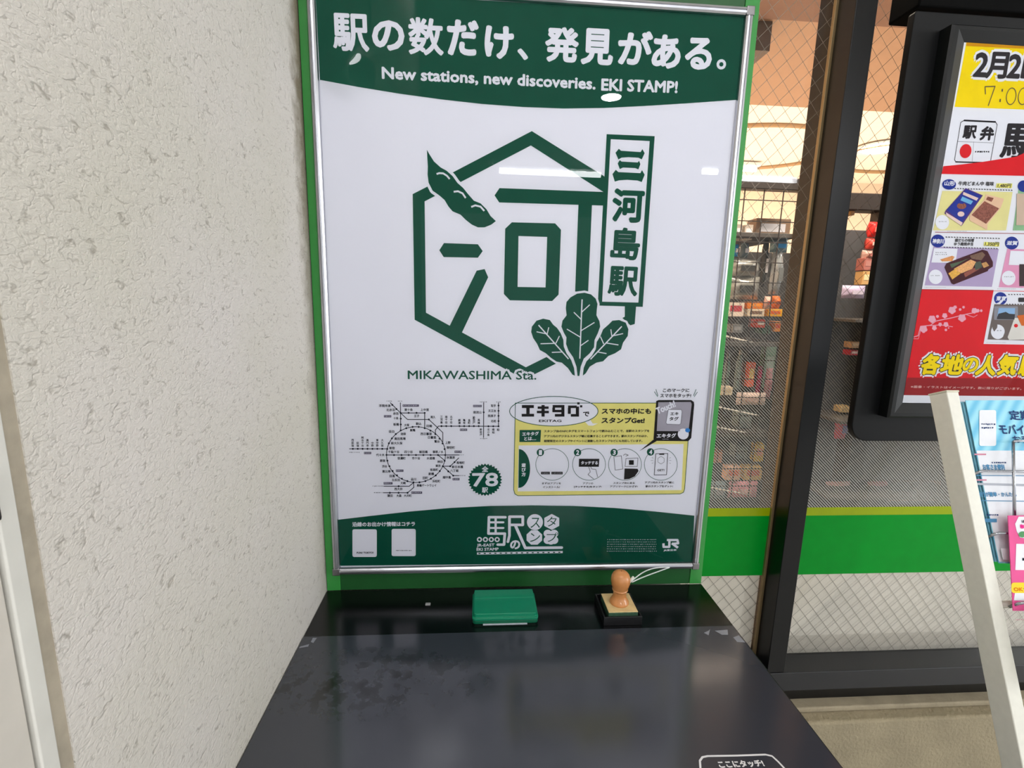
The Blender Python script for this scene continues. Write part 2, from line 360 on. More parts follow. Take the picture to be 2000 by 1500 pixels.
# films on the room side of the glass
def zat(v, y): return at(1600, v, 1, y).z
ZS0, ZS1, ZS2 = .0600, .0440, -.0765
yf = YG - .0006
for xa, xb in ((.58, .759), (.7975, 2.56)):
    b = MB(); b.quad((xa, yf, ZS0), (xb, yf, ZS0), (xb, yf, .52), (xa, yf, .52)); o = b.build('striped_film', STRIPES, win)
    b = MB(); b.box(xa, xb, yf - .0003, yf, ZS1, ZS0); b.build('lime_band', mat('lime_film', (150, 168, 0), .35, spec=.25), win)
    b = MB(); b.box(xa, xb, yf - .0003, yf, ZS2, ZS1); b.build('green_band', mat('green_film', (0, 142, 40), .35, spec=.12), win)
    b = MB(); b.box(xa, xb, YG + .0052, YG + .0056, -.2515, ZS2); b.build('frosted_film', mat('frosted_film', (244, 234, 220), .6, noise=(5, .08)), win)

# ------------------------------------------------------------------ shop behind the glass
WARM = mat('shop_wall_cream', (236, 214, 190), .8)
box('wall_shop_back', .3, 5.5, 3.3, 3.36, FLOOR, 1.46, WARM, kind='structure')
box('wall_shop_right', 5.44, 5.5, .09, 3.3, FLOOR, 1.46, WARM, kind='structure')
box('wall_shop_left', .3, .36, .09, 3.3, FLOOR, 1.46, WARM, kind='structure')
box('ceiling_shop', .36, 5.44, 1.70, 3.3, 1.42, 1.46, mat('shop_ceiling_cream', (250, 236, 218), .8), kind='structure')
box('ceiling_bulkhead', .36, 5.44, .115, 1.70, 1.36, 1.46, mat('bulkhead_tan', (164, 128, 98), .7), kind='structure')
box('ceiling_beam', .36, 1.19, 1.02, 1.2, 1.27, 1.36, mat('beam_brown', (92, 76, 64), .7), kind='structure')
box('ceiling_soffit', .36, 5.44, .115, .98, 1.345, 1.36, mat('soffit_brown', (120, 84, 62), .7), kind='structure')
box('partition_shop', .80, 3.4, .90, .94, FLOOR, .60, mat('partition_grey', (66, 64, 62), .7), kind='structure')
# oval coves on the cream ceiling
cov = mat('cove_rim', (176, 142, 100), .7)
for i, (cx, cy, r) in enumerate(((1.95, 2.55, .62), (3.1, 2.55, .5))):
    b = MB(); n = 48
    b.tube([(cx + r * math.cos(2 * math.pi * k / n), cy + r * .75 * math.sin(2 * math.pi * k / n), 1.41) for k in range(n)], .012, 8, True)
    b.build('ceiling_cove_rim', cov, smooth=True, tags=dict(kind='structure'))
# fixtures
def tube_lamp(loc, L, em, label, cat='lamp', hh=.02, group=None, col=(255, 250, 240)):
    t = thing('tube_lamp', loc, label, cat, group); x, y, z = loc
    box('lamp_housing', x - L / 2 - .02, x + L / 2 + .02, y - .045, y + .045, z, z + .02, mat('lamp_white', (235, 235, 232), .5), t, .003)
    b = MB(); b.tube([(x - L / 2, y, z - hh), (x + L / 2, y, z - hh)], hh * .75, 12); b.build('lamp_tube', mat('lit_tube_%d' % em, col, .4, emit=em), t)
    return t
tube_lamp((1.55, 2.85, 1.39), 1.3, 7, 'warm white tube lamp on the shop ceiling behind the left window pane', col=(255, 226, 190))
def downlight(loc, r, em, label, col=(255, 250, 244), group=None):
    t = thing('downlight', loc, label, 'lamp', group); x, y, z = loc
    b = MB(); b.lathe([(r * .98, -.004), (r * 1.2, -.006), (r * 1.22, 0), (r * .98, 0), (r * .9, .0)], (x, y, z), 32); b.build('trim_ring', mat('lamp_white', (235, 235, 232), .5), t)
    b = MB(); b.lathe([(.0001, -.0045), (r * .97, -.0045), (r * .97, -.001), (.0001, -.001)], (x, y, z), 32); b.build('lamp_lens', mat('lit_lens_%d_%d' % (em, col[2]), col, .4, emit=em), t)
    return t
q = at(1725, 288, 2, 1.41)
downlight((q.x, q.y, 1.41), .13, 22, 'glaring warm round lamp on the shop ceiling beside the black poster case', (255, 232, 200))
q = at(1706, 204, 2, 1.415)
downlight((q.x, q.y, 1.415), .02, 14, 'tiny warm spot lamp high behind the right window pane', (255, 236, 210))

# concourse ceiling behind the camera (seen only in reflections)
box('ceiling_concourse', XL - 1.5, 5.5, -6, -1.15, CEIL, CEIL + .05, MC['ceiling_white'], kind='structure')
downlight((.915, -2.066, CEIL), .055, 260, 'round white downlight in the station ceiling mirrored high on the poster', (250, 250, 255))
downlight((.07, -1.12, CEIL - .004), .11, 28, 'round white downlight in the station ceiling nearest the left wall', (250, 250, 255))
tube_lamp((.80, -3.52, CEIL - .02), .85, 45, 'white tube lamp in the station ceiling mirrored as a long bar in the poster', hh=.03, col=(250, 252, 255))
tube_lamp((2.05, -3.27, CEIL - .02), .12, 45, 'short white tube lamp in the station ceiling mirrored at the poster right edge', hh=.03, col=(250, 252, 255))
tube_lamp((2.65, -3.27, CEIL - .02), .85, 45, 'white tube lamp farthest right in the station ceiling', hh=.03, col=(250, 252, 255))

# ------------------------------------------------------------------ shop rack with goods
def rack():
    x0, x1, yb = .83, 1.095, .60
    t = thing('wire_display_rack', (x0, yb, FLOOR), 'dark grid display rack full of packets behind the left window pane', 'rack')
    DK = mat('rack_dark', (46, 38, 34), .5)
    box('header_beam', x0 - .02, 1.095, yb - .012, yb + .02, .732, .762, DK, t, .002)
    for x in (x0, x1 - .002): box('post', x - .004, x + .004, yb - .004, yb + .004, FLOOR, .735, DK, t)
    b = MB(); x = x1 - .002 - .0545
    while x > x0: b.box(x - .0012, x + .0012, yb - .0012, yb + .0012, -.6, .735); x -= .0545
    z = .705
    while z > -.6: b.box(x0, x1, yb - .0030, yb - .0006, z - .0012, z + .0012); z -= .0545
    b.build('wire_grid', DK, t, tags=dict(kind='stuff'))
    for z in (.622, .32, .05): box('shelf', x0, x1, yb + .006, yb + .26, z - .012, z, mat('shelf_steel', (92, 88, 84), .4, .3), t, .001)
    for v, z in ((0, .318), (1, .05), (2, .11), (3, -.14)):
        b = MB(); b.tube([(x0 + .01, yb + .006, z + .035), (x1 - .04, yb + .02, z - .01)], .0025, 6); b.build('price_rail', mat('rail_acrylic', (245, 240, 230), .15), t)
    return t
rack()
def rack2():
    x0, x1, yb = 1.26, 1.62, .62
    t = thing('dark_display_stand', (x0, yb, FLOOR), 'dark grey display stand behind the right window pane', 'rack')
    DK = mat('stand_grey', (74, 74, 76), .6)
    box('back_panel', 1.20, 1.50, yb, yb + .02, .05, .64, DK, t, .003)
    box('top_beam', 1.20, 1.62, yb - .02, yb + .03, .69, .735, mat('rack_dark', (46, 38, 34), .5), t, .003)
    box('upright', 1.335, 1.385, yb - .03, yb + .03, FLOOR, .72, mat('upright_dark', (52, 44, 40), .5), t, .003)
    for z in (.395, .12, -.1): box('shelf', 1.20, 1.62, yb - .14, yb, z - .008, z, mat('shelf_steel', (92, 88, 84), .4, .3), t, .001)
    return t
rack2()
def goods(kind, u0, v0, u1, v1, y, depth, rgb, label, accent=None, metal=0, group=None):
    """one packet: box0, pouch or jar, standing at its own distance behind the glass"""
    a = at(u0, v1, 1, y); c = at(u1, v0, 1, y); x0, x1, z0, z1 = a.x, c.x, a.z, c.z
    m = mat('pack_%d_%d_%d_%d' % (*rgb, metal), rgb, .22 if metal else .45, metal * .3)
    am = mat('pack_%d_%d_%d_0' % accent, accent, .45) if accent else WHITE
    cx = (x0 + x1) / 2
    if kind == 'box':
        t = thing('snack_box', (cx, y, z0), label, 'box', group)
        box('carton', x0, x1, y, y + depth, z0, z1, m, t, .0015)
        box('front_label', x0 + (x1 - x0) * .15, x1 - (x1 - x0) * .15, y - .0006, y, z0 + (z1 - z0) * .35, z0 + (z1 - z0) * .75, am, t)
    elif kind == 'pouch':
        t = thing('snack_pouch', (cx, y, z0), label, 'packet', group)
        b = MB(); nx, nz = 9, 10; gr = []
        for s_ in (-1, 1):
            for j in range(nz + 1):
                for i in range(nx + 1):
                    fx = i / nx; fz = j / nz; puff = (math.sin(math.pi * fx) * math.sin(math.pi * fz)) ** .5 if 0 < fx < 1 and 0 < fz < 1 else 0
                    puff += .12 * random.uniform(-1, 1) if puff else 0
                    b.v.append((x0 + (x1 - x0) * fx, y + depth / 2 + s_ * depth / 2 * puff, z0 + (z1 - z0) * fz))
        for s_ in (0, 1):
            o = s_ * (nx + 1) * (nz + 1)
            for j in range(nz):
                for i in range(nx):
                    f = (o + j * (nx + 1) + i, o + j * (nx + 1) + i + 1, o + (j + 1) * (nx + 1) + i + 1, o + (j + 1) * (nx + 1) + i)
                    b.f.append(f if not s_ else f[::-1])
        b.build('foil_bag', m, t, smooth=True)
        box('printed_panel', x0 + (x1 - x0) * .28, x1 - (x1 - x0) * .28, y - .0035, y - .001, z0 + (z1 - z0) * .3, z0 + (z1 - z0) * .6, am, t)
    else:
        r = (x1 - x0) / 2; h = z1 - z0
        t = thing('bottle', (cx, y, z0), label, 'bottle', group)
        b = MB(); b.lathe([(r * .9, 0), (r, h * .03), (r, h * .68), (r * .45, h * .84), (r * .45, h * .88)], (cx, y + r, z0), 18); b.build('bottle_body', m, t, smooth=True)
        b = MB(); b.lathe([(r * .5, h * .88), (r * .5, h)], (cx, y + r, z0), 14); b.build('cap', am, t, smooth=True)
    return t
GI = [
 ('box', 1436, 438, 1451, 468, .64, .05, (206, 196, 184), 'small pale carton at the left end of the top rack shelf'),
 ('box', 1453, 439, 1472, 468, .64, .05, (226, 214, 200), 'white carton second from the left on the top rack shelf'),
 ('box', 1474, 428, 1546, 466, .66, .05, (150, 122, 98), 'brown carton filling the right of the top rack shelf'),
 ('pouch', 1432, 476, 1450, 500, .64, .03, (30, 150, 220), 'bright blue packet hanging on the rack beside the green board'),
 ('pouch', 1450, 474, 1468, 502, .66, .03, (120, 140, 150), 'grey-blue packet hanging right of the bright blue one'),
 ('pouch', 1488, 468, 1508, 560, .66, .03, (70, 74, 74), 'dark narrow foil packet between two silver packets'),
 ('pouch', 1508, 466, 1546, 492, .64, .03, (120, 150, 160), 'small silver packet with a blue mark on the rack upper right', (20, 150, 220), 1),
 ('pouch', 1428, 504, 1494, 540, .63, .05, (176, 176, 170), 'crumpled silver packet on the left of the rack, upper of two', (60, 60, 58), 1),
 ('pouch', 1424, 540, 1494, 584, .63, .05, (160, 160, 154), 'crumpled silver packet on the left of the rack, lower of two', (60, 60, 58), 1),
 ('pouch', 1510, 488, 1540, 575, .63, .05, (178, 186, 190), 'tall silver packet at the right of the rack', (120, 124, 124), 1),
 ('box', 1420, 590, 1455, 618, .63, .05, (232, 214, 196), 'cream carton with red marks on the middle shelf', (190, 60, 70)),
 ('box', 1459, 590, 1491, 603, .63, .05, (226, 122, 16), 'flat orange carton in the middle of the rack', (240, 150, 40)),
 ('pouch', 1495, 579, 1510, 602, .625, .02, (222, 178, 160), 'small pink packet beside the orange packets', (190, 90, 70)),
 ('pouch', 1511, 578, 1530, 603, .63, .03, (214, 108, 16), 'dark orange packet on the right of the middle shelf', (150, 60, 20)),
 ('box', 1500, 604, 1529, 618, .63, .04, (232, 170, 20), 'yellow carton on the right of the middle shelf', (210, 90, 20)),
 ('box', 1459, 604, 1494, 618, .63, .04, (224, 206, 180), 'cream carton under the flat orange one', (120, 90, 70)),
 ('box', 1430, 634, 1452, 650, .66, .04, (150, 150, 150), 'small grey carton below the middle shelf', (200, 200, 200)),
 ('box', 1476, 624, 1496, 640, .65, .04, (206, 70, 50), 'small red carton below the middle shelf', (230, 220, 210)),
 ('box', 1512, 628, 1526, 648, .65, .04, (200, 130, 60), 'small amber carton below the middle shelf', (180, 70, 50)),
 ('box', 1488, 636, 1506, 652, .66, .04, (70, 100, 80), 'small green carton below the middle shelf', (90, 120, 100)),
 ('bottle', 1412, 690, 1432, 770, .66, 0, (110, 132, 122), 'pale green bottle standing nearest the green board', (120, 140, 130)),
 ('bottle', 1436, 684, 1458, 762, .66, 0, (140, 158, 158), 'grey bottle left of the red and cream carton', (180, 180, 180)),
 ('box', 1459, 708, 1477, 756, .64, .03, (222, 110, 86), 'red and cream carton on the lower shelf', (230, 200, 130)),
 ('pouch', 1478, 716, 1493, 778, .63, .02, (150, 40, 84), 'dark magenta packet on the lower shelf', (120, 30, 90)),
 ('pouch', 1494, 720, 1514, 780, .63, .02, (176, 130, 136), 'dusty pink packet on the lower shelf', (150, 100, 110)),
 ('box', 1488, 676, 1518, 758, .70, .03, (112, 138, 124), 'grey-green carton with a mountain print on the lower shelf', (150, 166, 160)),
 ('box', 1408, 756, 1432, 772, .62, .03, (212, 196, 168), 'cream carton lying by the price rail', (190, 170, 140)),
 ('pouch', 1440, 768, 1500, 792, .62, .02, (214, 190, 178), 'flat pink packet lying on the lower price rail', (190, 160, 150)),
 ('box', 1392, 880, 1412, 904, .62, .03, (190, 130, 100), 'terracotta carton at the bottom left of the rack', (170, 110, 90)),
 ('box', 1440, 806, 1470, 836, .66, .04, (120, 132, 130), 'dim grey carton below the price rail', (140, 150, 148)),
 ('box', 1436, 870, 1462, 896, .66, .04, (112, 128, 134), 'dim blue-grey carton above the bottom packets', (130, 142, 148)),
 ('box', 1474, 868, 1494, 902, .64, .03, (214, 178, 70), 'yellow and pink carton above the bottom packets', (220, 150, 130)),
 ('box', 1418, 912, 1448, 938, .62, .03, (222, 176, 150), 'peach carton in the bottom row', (220, 110, 80)),
 ('box', 1452, 912, 1490, 938, .63, .03, (214, 178, 110), 'yellow carton with a red mark in the bottom row', (200, 100, 80)),
 ('pouch', 1390, 942, 1422, 976, .62, .02, (120, 140, 150), 'pale blue packet in the bottom row', (180, 180, 190)),
 ('pouch', 1424, 942, 1484, 974, .62, .02, (226, 150, 160), 'wide pink packet in the bottom row', (240, 190, 190)),
 # behind the right pane
 ('box', 1661, 380, 1675, 420, .62, .03, (206, 160, 96), 'tan carton at the top of the dark stand', (190, 140, 80)),
 ('pouch', 1702, 432, 1722, 462, .56, .03, (220, 40, 40), 'red packet on the upper right of the dark stand', (240, 120, 110)),
 ('pouch', 1698, 464, 1716, 486, .56, .03, (206, 70, 60), 'smaller red packet under the first on the dark stand', (230, 200, 190)),
 ('pouch', 1690, 488, 1712, 506, .56, .03, (200, 160, 150), 'pale pink packet on the dark stand', (180, 110, 100)),
 ('box', 1686, 504, 1708, 528, .56, .03, (180, 110, 100), 'brick pink carton on the dark stand', (190, 130, 120)),
 ('box', 1683, 530, 1703, 556, .56, .03, (214, 170, 110), 'amber carton on the dark stand', (240, 220, 170)),
 ('pouch', 1650, 558, 1699, 582, .54, .03, (190, 176, 206), 'wide lilac packet on the dark stand', (210, 200, 220)),
 ('box', 1662, 668, 1684, 680, .56, .03, (200, 160, 120), 'small tan carton low on the dark stand', (220, 190, 150)),
 ('box', 1660, 684, 1680, 694, .56, .03, (190, 50, 70), 'small crimson carton low on the dark stand', (240, 220, 220)),
 ('box', 1641, 794, 1664, 806, .56, .03, (208, 180, 130), 'cream carton above the pink packet', (200, 170, 120)),
 ('pouch', 1636, 812, 1664, 860, .56, .03, (216, 90, 120), 'pink packet low behind the right window pane', (120, 120, 180)),
 ('pouch', 1616, 944, 1668, 972, .56, .03, (206, 150, 146), 'dusty pink packet above the lime band right of the mullion', (220, 180, 170)),
 ('pouch', 1700, 944, 1742, 960, .56, .03, (190, 120, 130), 'rose packet above the lime band below the poster case', (180, 140, 120)),
 ('pouch', 1744, 944, 1850, 984, .58, .04, (140, 84, 34), 'long amber brown packet above the lime band', (190, 120, 50)),
]
for g in GI:
    kind, u0, v0, u1, v1, y, d, rgb, label = g[:9]
    acc = g[9] if len(g) > 9 else None; me_ = g[10] if len(g) > 10 else 0
    goods(kind, u0, v0, u1, v1, y, d, rgb, label, acc, me_)

# ------------------------------------------------------------------ green board, frame and poster
bd = thing('green_backboard', (.29, .006, ZD), 'green painted board standing at the back of the black desk, behind the framed poster', 'board')
box('side_rail', XL + .0006, -.0025, .0, .02, ZD, 1.0, GRN_RAIL, bd, .0008)
box('side_rail', .5815, .6022, .0, .02, ZD, 1.0, GRN_RAIL, bd, .0008)
box('panel', -.0022, .5812, .0012, .018, ZD, 1.0, GRN_PANEL, bd, .0005)

W_, H_ = .580, .8224
fr_ = thing('framed_poster', (.29, -.003, 0), 'silver framed green and white stamp poster reading MIKAWASHIMA Sta. on the green board', 'poster')
oy0, oy1 = -.0135, -.0005   # frame front and back
def rail(name, pts_in, pts_out, m):
    """an aluminium rail with a rounded-over profile between an inner and an outer edge"""
    b = MB(); prof = ((0, -.003), (.06, -.0070), (.25, -.0090), (.45, -.0094), (.5, -.0080), (.56, -.0080), (.62, -.0092), (.85, -.0086), (1, -.006), (1, oy1))
    n = len(prof)
    for e in (0, 1):
        a = Vector(pts_in[e]); c = Vector(pts_out[e])
        for f, y in prof: q = a + (c - a) * f; b.v.append((q.x, y, q.y))
    for k in range(n - 1): b.f.append((k, k + 1, n + k + 1, n + k))
    b.build(name, m, fr_)
o = .0110
rail('frame_rail', ((0, 0), (0, H_)), ((-o, 0), (-o, H_)), ALU)
rail('frame_rail', ((W_, H_), (W_, 0)), ((W_ + o, H_), (W_ + o, 0)), ALU)
rail('frame_rail', ((0, H_), (W_, H_)), ((0, H_ + o), (W_, H_ + o)), ALU)
rail('frame_rail', ((W_, 0), (0, 0)), ((W_, -o), (0, -o)), ALU)
for x, z in ((-o, -o), (W_, -o), (-o, H_), (W_, H_)):
    box('frame_corner', x - .0004, x + o + .0004, -.0097, oy1, z - .0004, z + o + .0004, ALUD, fr_, .0012)
PO = Y(-.0022)
ps = box('poster_sheet', -.001, W_ + .001, -.0022, -.0006, -.001, H_ + .001, WHITE, fr_)
# cover sheet, slightly bowed near the upper left corner
b = MB(); nx, nz = 200, 270
for j in range(nz + 1):
    for i in range(nx + 1):
        x = .0005 + (W_ - .001) * i / nx; z = .0005 + (H_ - .001) * j / nz
        b.v.append((x, -.0034 - .0056 * math.exp(-((x - .0325) ** 2 + (z - .7242) ** 2) / (2 * .02 ** 2)), z))
for j in range(nz):
    for i in range(nx): a = j * (nx + 1) + i; b.f.append((a, a + 1, a + nx + 2, a + nx + 1))
b.build('cover_sheet', COVER, fr_, smooth=True)['label'] = 'clear glossy cover sheet'

def PR(k=1): return Print(PO, .00012 * k)
# bands
top_curve = [(625, 156), (700, 170), (780, 183), (860, 194), (940, 203), (1020, 209), (1100, 212), (1180, 211), (1260, 207), (1340, 202), (1436, 195)]
PR().poly([(616, -18), (1456, 30), (1440, 195)] + top_curve[::-1][1:] + [(625, 156)]).build('header_band', DG, ps, 'dark green curved band across the poster top')
bot_curve = [(661, 1015), (720, 1008), (800, 999), (880, 992), (960, 988), (1040, 987), (1120, 988), (1200, 992), (1280, 999), (1356, 1007)]
PR().poly(bot_curve + [(1352, 1098), (663, 1105)]).build('footer_band', DG, ps, 'dark green curved band along the poster bottom')
# headline
for ch, u0, v0, u1, v1, bo in (('駅', 653, 28, 720, 98, .030), ('の', 730, 42, 788, 96, .055), ('数', 800, 36, 865, 106, .03), ('だ', 876, 41, 932, 106, .05), ('け', 949, 53, 1000, 112, .055), ('、', 1011, 97, 1029, 114, .14),
                            ('発', 1066, 55, 1127, 119, .045), ('見', 1136, 58, 1194, 124, .045), ('が', 1208, 62, 1270, 124, .05), ('あ', 1274, 70, 1325, 131, .05), ('る', 1338, 75, 1386, 133, .05), ('。', 1399, 116, 1415, 134, .08)):
    PR(2).text(ch, (u0, v1 - 1), (u1, v1 + 2), v1 - v0, bo).build('headline_letter', WHITE, ps)
t = PR(2)
t.text('New stations, new discoveries.', (747, 153), (1162, 174), 22, .055, True).text('EKI STAMP!', (1175, 176), (1322, 181), 22, .055, True)
t.build('subtitle_lettering', WHITE, ps)
# station emblem
def A(pts): return [(780 + .26 * x, 240 + .26 * y) for x, y in pts]
def B(pts): return [(780 + .26 * x, 560 + .26 * y) for x, y in pts]
t = PR(1)
t.poly(A([(400, 373), (995, 62), (1540, 402), (1540, 524), (988, 170), (446, 452)]))
t.poly(A([(100, 535), (220, 474), (270, 548), (190, 590), (200, 1430), (115, 1479)]))
t.poly(B([(115, 248), (200, 195), (950, 605), (1105, 528), (1180, 576), (1020, 655), (938, 696)]))
t.poly([(931, 528.6), (946.5, 525.5), (953.5, 541.5), (902, 650), (878, 637)])
t.poly(A([(715, 545), (752, 490), (1560, 520), (1560, 622), (750, 598)]))
t.poly(A([(1345, 612), (1447, 614), (1418, 1270), (1320, 1267)]))
t.poly(A([(300, 957), (335, 903), (590, 912), (626, 963), (590, 1013), (333, 1008)]))
t.poly(A([(845, 747), (1170, 755), (1214, 803), (1196, 1290), (1148, 1338), (830, 1333), (785, 1285), (795, 795)]))
t.poly(A([(1557, 85), (1918, 100), (1828, 1382), (1490, 1372)]))
t.poly(B([(1693, 145), (1778, 148), (1768, 280), (1735, 290), (1675, 235), (1693, 225)]))
t.build('emblem_strokes', DG, ps, 'dark green hexagonal station emblem')
t = PR(2)
t.poly(A([(895, 850), (1110, 857), (1098, 1236), (888, 1232)])).poly(A([(1588, 123), (1880, 137), (1795, 1350), (1523, 1343)]))
bean = A([(207, 203), (225, 235), (260, 290), (310, 335), (355, 360), (400, 400), (435, 450), (480, 490), (520, 540), (560, 585), (610, 605), (655, 650), (685, 700), (725, 738), (690, 765), (640, 785), (590, 785), (545, 765), (500, 730), (460, 690), (400, 665), (370, 630), (340, 580), (300, 545), (250, 510), (220, 450), (212, 390), (214, 330), (210, 260)])
t.line(bean, 11, True)
leafC = B([(1338, 670), (1352, 670), (1362, 600), (1385, 540), (1430, 500), (1462, 455), (1466, 400), (1490, 350), (1508, 300), (1503, 260), (1480, 215), (1483, 170), (1488, 130), (1475, 90), (1440, 58), (1390, 45), (1335, 52), (1285, 80), (1255, 115), (1250, 160), (1256, 215), (1225, 255), (1217, 300), (1235, 345), (1255, 380), (1252, 430), (1270, 480), (1305, 530), (1330, 600)])
leafL = B([(1318, 668), (1300, 660), (1265, 610), (1220, 570), (1180, 562), (1140, 535), (1100, 500), (1055, 475), (1035, 430), (1005, 385), (990, 340), (995, 300), (1030, 255), (1080, 240), (1130, 250), (1155, 285), (1185, 310), (1212, 350), (1232, 400), (1235, 450), (1255, 500), (1290, 550), (1312, 610)])
leafR = B([(1378, 668), (1384, 610), (1405, 560), (1445, 520), (1475, 470), (1482, 415), (1510, 370), (1530, 320), (1570, 285), (1600, 255), (1650, 250), (1700, 270), (1720, 320), (1715, 370), (1680, 420), (1665, 470), (1620, 500), (1570, 520), (1530, 560), (1480, 570), (1430, 600), (1400, 650)])
for L_ in (leafC, leafL, leafR): t.line(L_, 8, True)
t.text('MIKAWASHIMA Sta.', (797, 740), (1047, 741), 16.5, .30, True)
t.build('emblem_cutouts', WHITE, ps)
t = PR(3)
t.poly(bean).poly(leafC).poly(leafL).poly(leafR)
t.poly(A([(1623, 225), (1648, 195), (1665, 210), (1812, 220), (1825, 198), (1842, 228), (1820, 275), (1795, 262), (1720, 258), (1668, 262), (1645, 276)]))
t.poly(A([(1640, 305), (1655, 280), (1668, 291), (1790, 298), (1800, 285), (1810, 310), (1795, 350), (1770, 340), (1680, 336), (1655, 348)]))
t.poly(A([(1600, 385), (1625, 353), (1645, 370), (1810, 378), (1822, 355), (1842, 390), (1820, 445), (1790, 434), (1710, 428), (1650, 432), (1618, 442)]))
def AT(ch, x0, y0, x1, y1, bo): t.text(ch, A([(x0, y1)])[0], A([(x1, y1 + 8)])[0], (y1 - y0) * .26, bo)
AT('河', 1600, 500, 1820, 735, .045); AT('島', 1588, 790, 1792, 1018, .035); AT('駅', 1568, 1080, 1778, 1290, .035)
t.text('MIKAWASHIMA Sta.', (797, 740), (1047, 741), 16.5, .022, True)
t.build('emblem_lettering', DG, ps, 'dark green bean, leaves and station name lettering')
t = PR(4)
for q in (A([(280, 385), (300, 378), (330, 380), (358, 398), (378, 422)]), A([(408, 518), (440, 514), (475, 530), (498, 565)]), A([(540, 632), (570, 620), (610, 630), (638, 662)])): t.line(q, 3.4)
for q in ([(1372, 95), (1355, 540)], [(1370, 190), (1430, 135)], [(1365, 245), (1310, 192)], [(1365, 330), (1465, 268)], [(1358, 378), (1258, 318)], [(1358, 445), (1420, 402)],
          [(1045, 288), (1270, 542)], [(1110, 355), (1030, 338)], [(1110, 355), (1122, 305)], [(1175, 425), (1060, 428)], [(1175, 425), (1202, 370)], [(1225, 490), (1145, 493)],
          [(1670, 298), (1435, 545)], [(1595, 370), (1588, 320)], [(1595, 370), (1680, 352)], [(1535, 430), (1510, 375)], [(1550, 422), (1645, 437)], [(1490, 490), (1555, 502)]):
    t.line(B(q), 2.4 if abs(q[0][1] - q[1][1]) > 200 else 1.9)
t.build('leaf_veins', WHITE, ps)

# railway map
def M(x, y): return (660 + .17 * x, 770 + .17 * y)
t = PR(1)
circ = [(897 + 339 * math.cos(a * math.pi / 40), 693 - 320 * math.sin(a * math.pi / 40)) for a in range(80)]
def ml(pts, w=1.5): t.line([M(*p) for p in pts], w)
t.line([M(*p) for p in circ], 1.35, True)
ml([(600, 95), (720, 215), (800, 290), (1045, 290), (1205, 440), (1205, 550)]); ml([(718, 95), (722, 410)]); ml([(720, 215), (997, 215), (997, 385)])
ml([(1120, 455), (1120, 410), (1155, 366), (1845, 368), (1845, 95)]); ml([(1675, 95), (1673, 500)]); ml([(130, 627), (565, 627)]); ml([(558, 698), (1395, 698)])
ml([(1150, 698), (1228, 762)]); ml([(1205, 827), (1290, 827), (1390, 730)]); ml([(1210, 830), (1325, 935), (1395, 935)]); ml([(525, 1056), (820, 1056), (868, 1015), (872, 1070), (800, 1132), (525, 1132)])
for x, y in [(625, 122), (672, 170), (720, 215), (812, 214), (903, 214), (997, 214), (1045, 290), (722, 280), (722, 347), (722, 415), (786, 390), (858, 375), (928, 375), (997, 390), (1063, 418), (1120, 458), (1168, 510), (1203, 565), (1226, 630), (1233, 698), (1226, 765), (1205, 827), (1170, 882), (1124, 932), (1068, 970), (1005, 998), (937, 1012), (868, 1012), (798, 998), (735, 970), (678, 932), (628, 882), (592, 827), (568, 763), (558, 697), (567, 628), (586, 563), (620, 507), (665, 457),
             (172, 627), (228, 627), (284, 627), (340, 627), (397, 627), (453, 627), (510, 627), (645, 698), (730, 698), (813, 698), (897, 698), (982, 698), (1065, 698), (1150, 698), (1190, 366), (1245, 366), (1302, 366), (1396, 366), (1451, 366), (1508, 366), (1562, 366), (1618, 366), (1729, 368), (1785, 368), (1845, 368), (1845, 130), (1845, 190), (1845, 248), (1845, 308), (1675, 207), (1290, 827), (1340, 780), (1268, 886), (1325, 935), (597, 1132), (698, 1132), (800, 1132), (698, 1056)]:
    t.dot(*M(x, y), 1.9)
def mt(s, x0, x1, yc, h=30, vert=False):
    if not vert: a = M(x0, yc + h / 2); c = M(x1, yc + h / 2); t.text(s, a, c, h * .17, .03)
    else:
        n = len(s); st = (x1 - x0) / n
        for i, ch in enumerate(s): a = M(yc - h / 2, x0 + st * (i + 1) - 3); c = M(yc + h / 2, x0 + st * (i + 1) - 3); t.text(ch, a, c, (st - 5) * .17, .03)
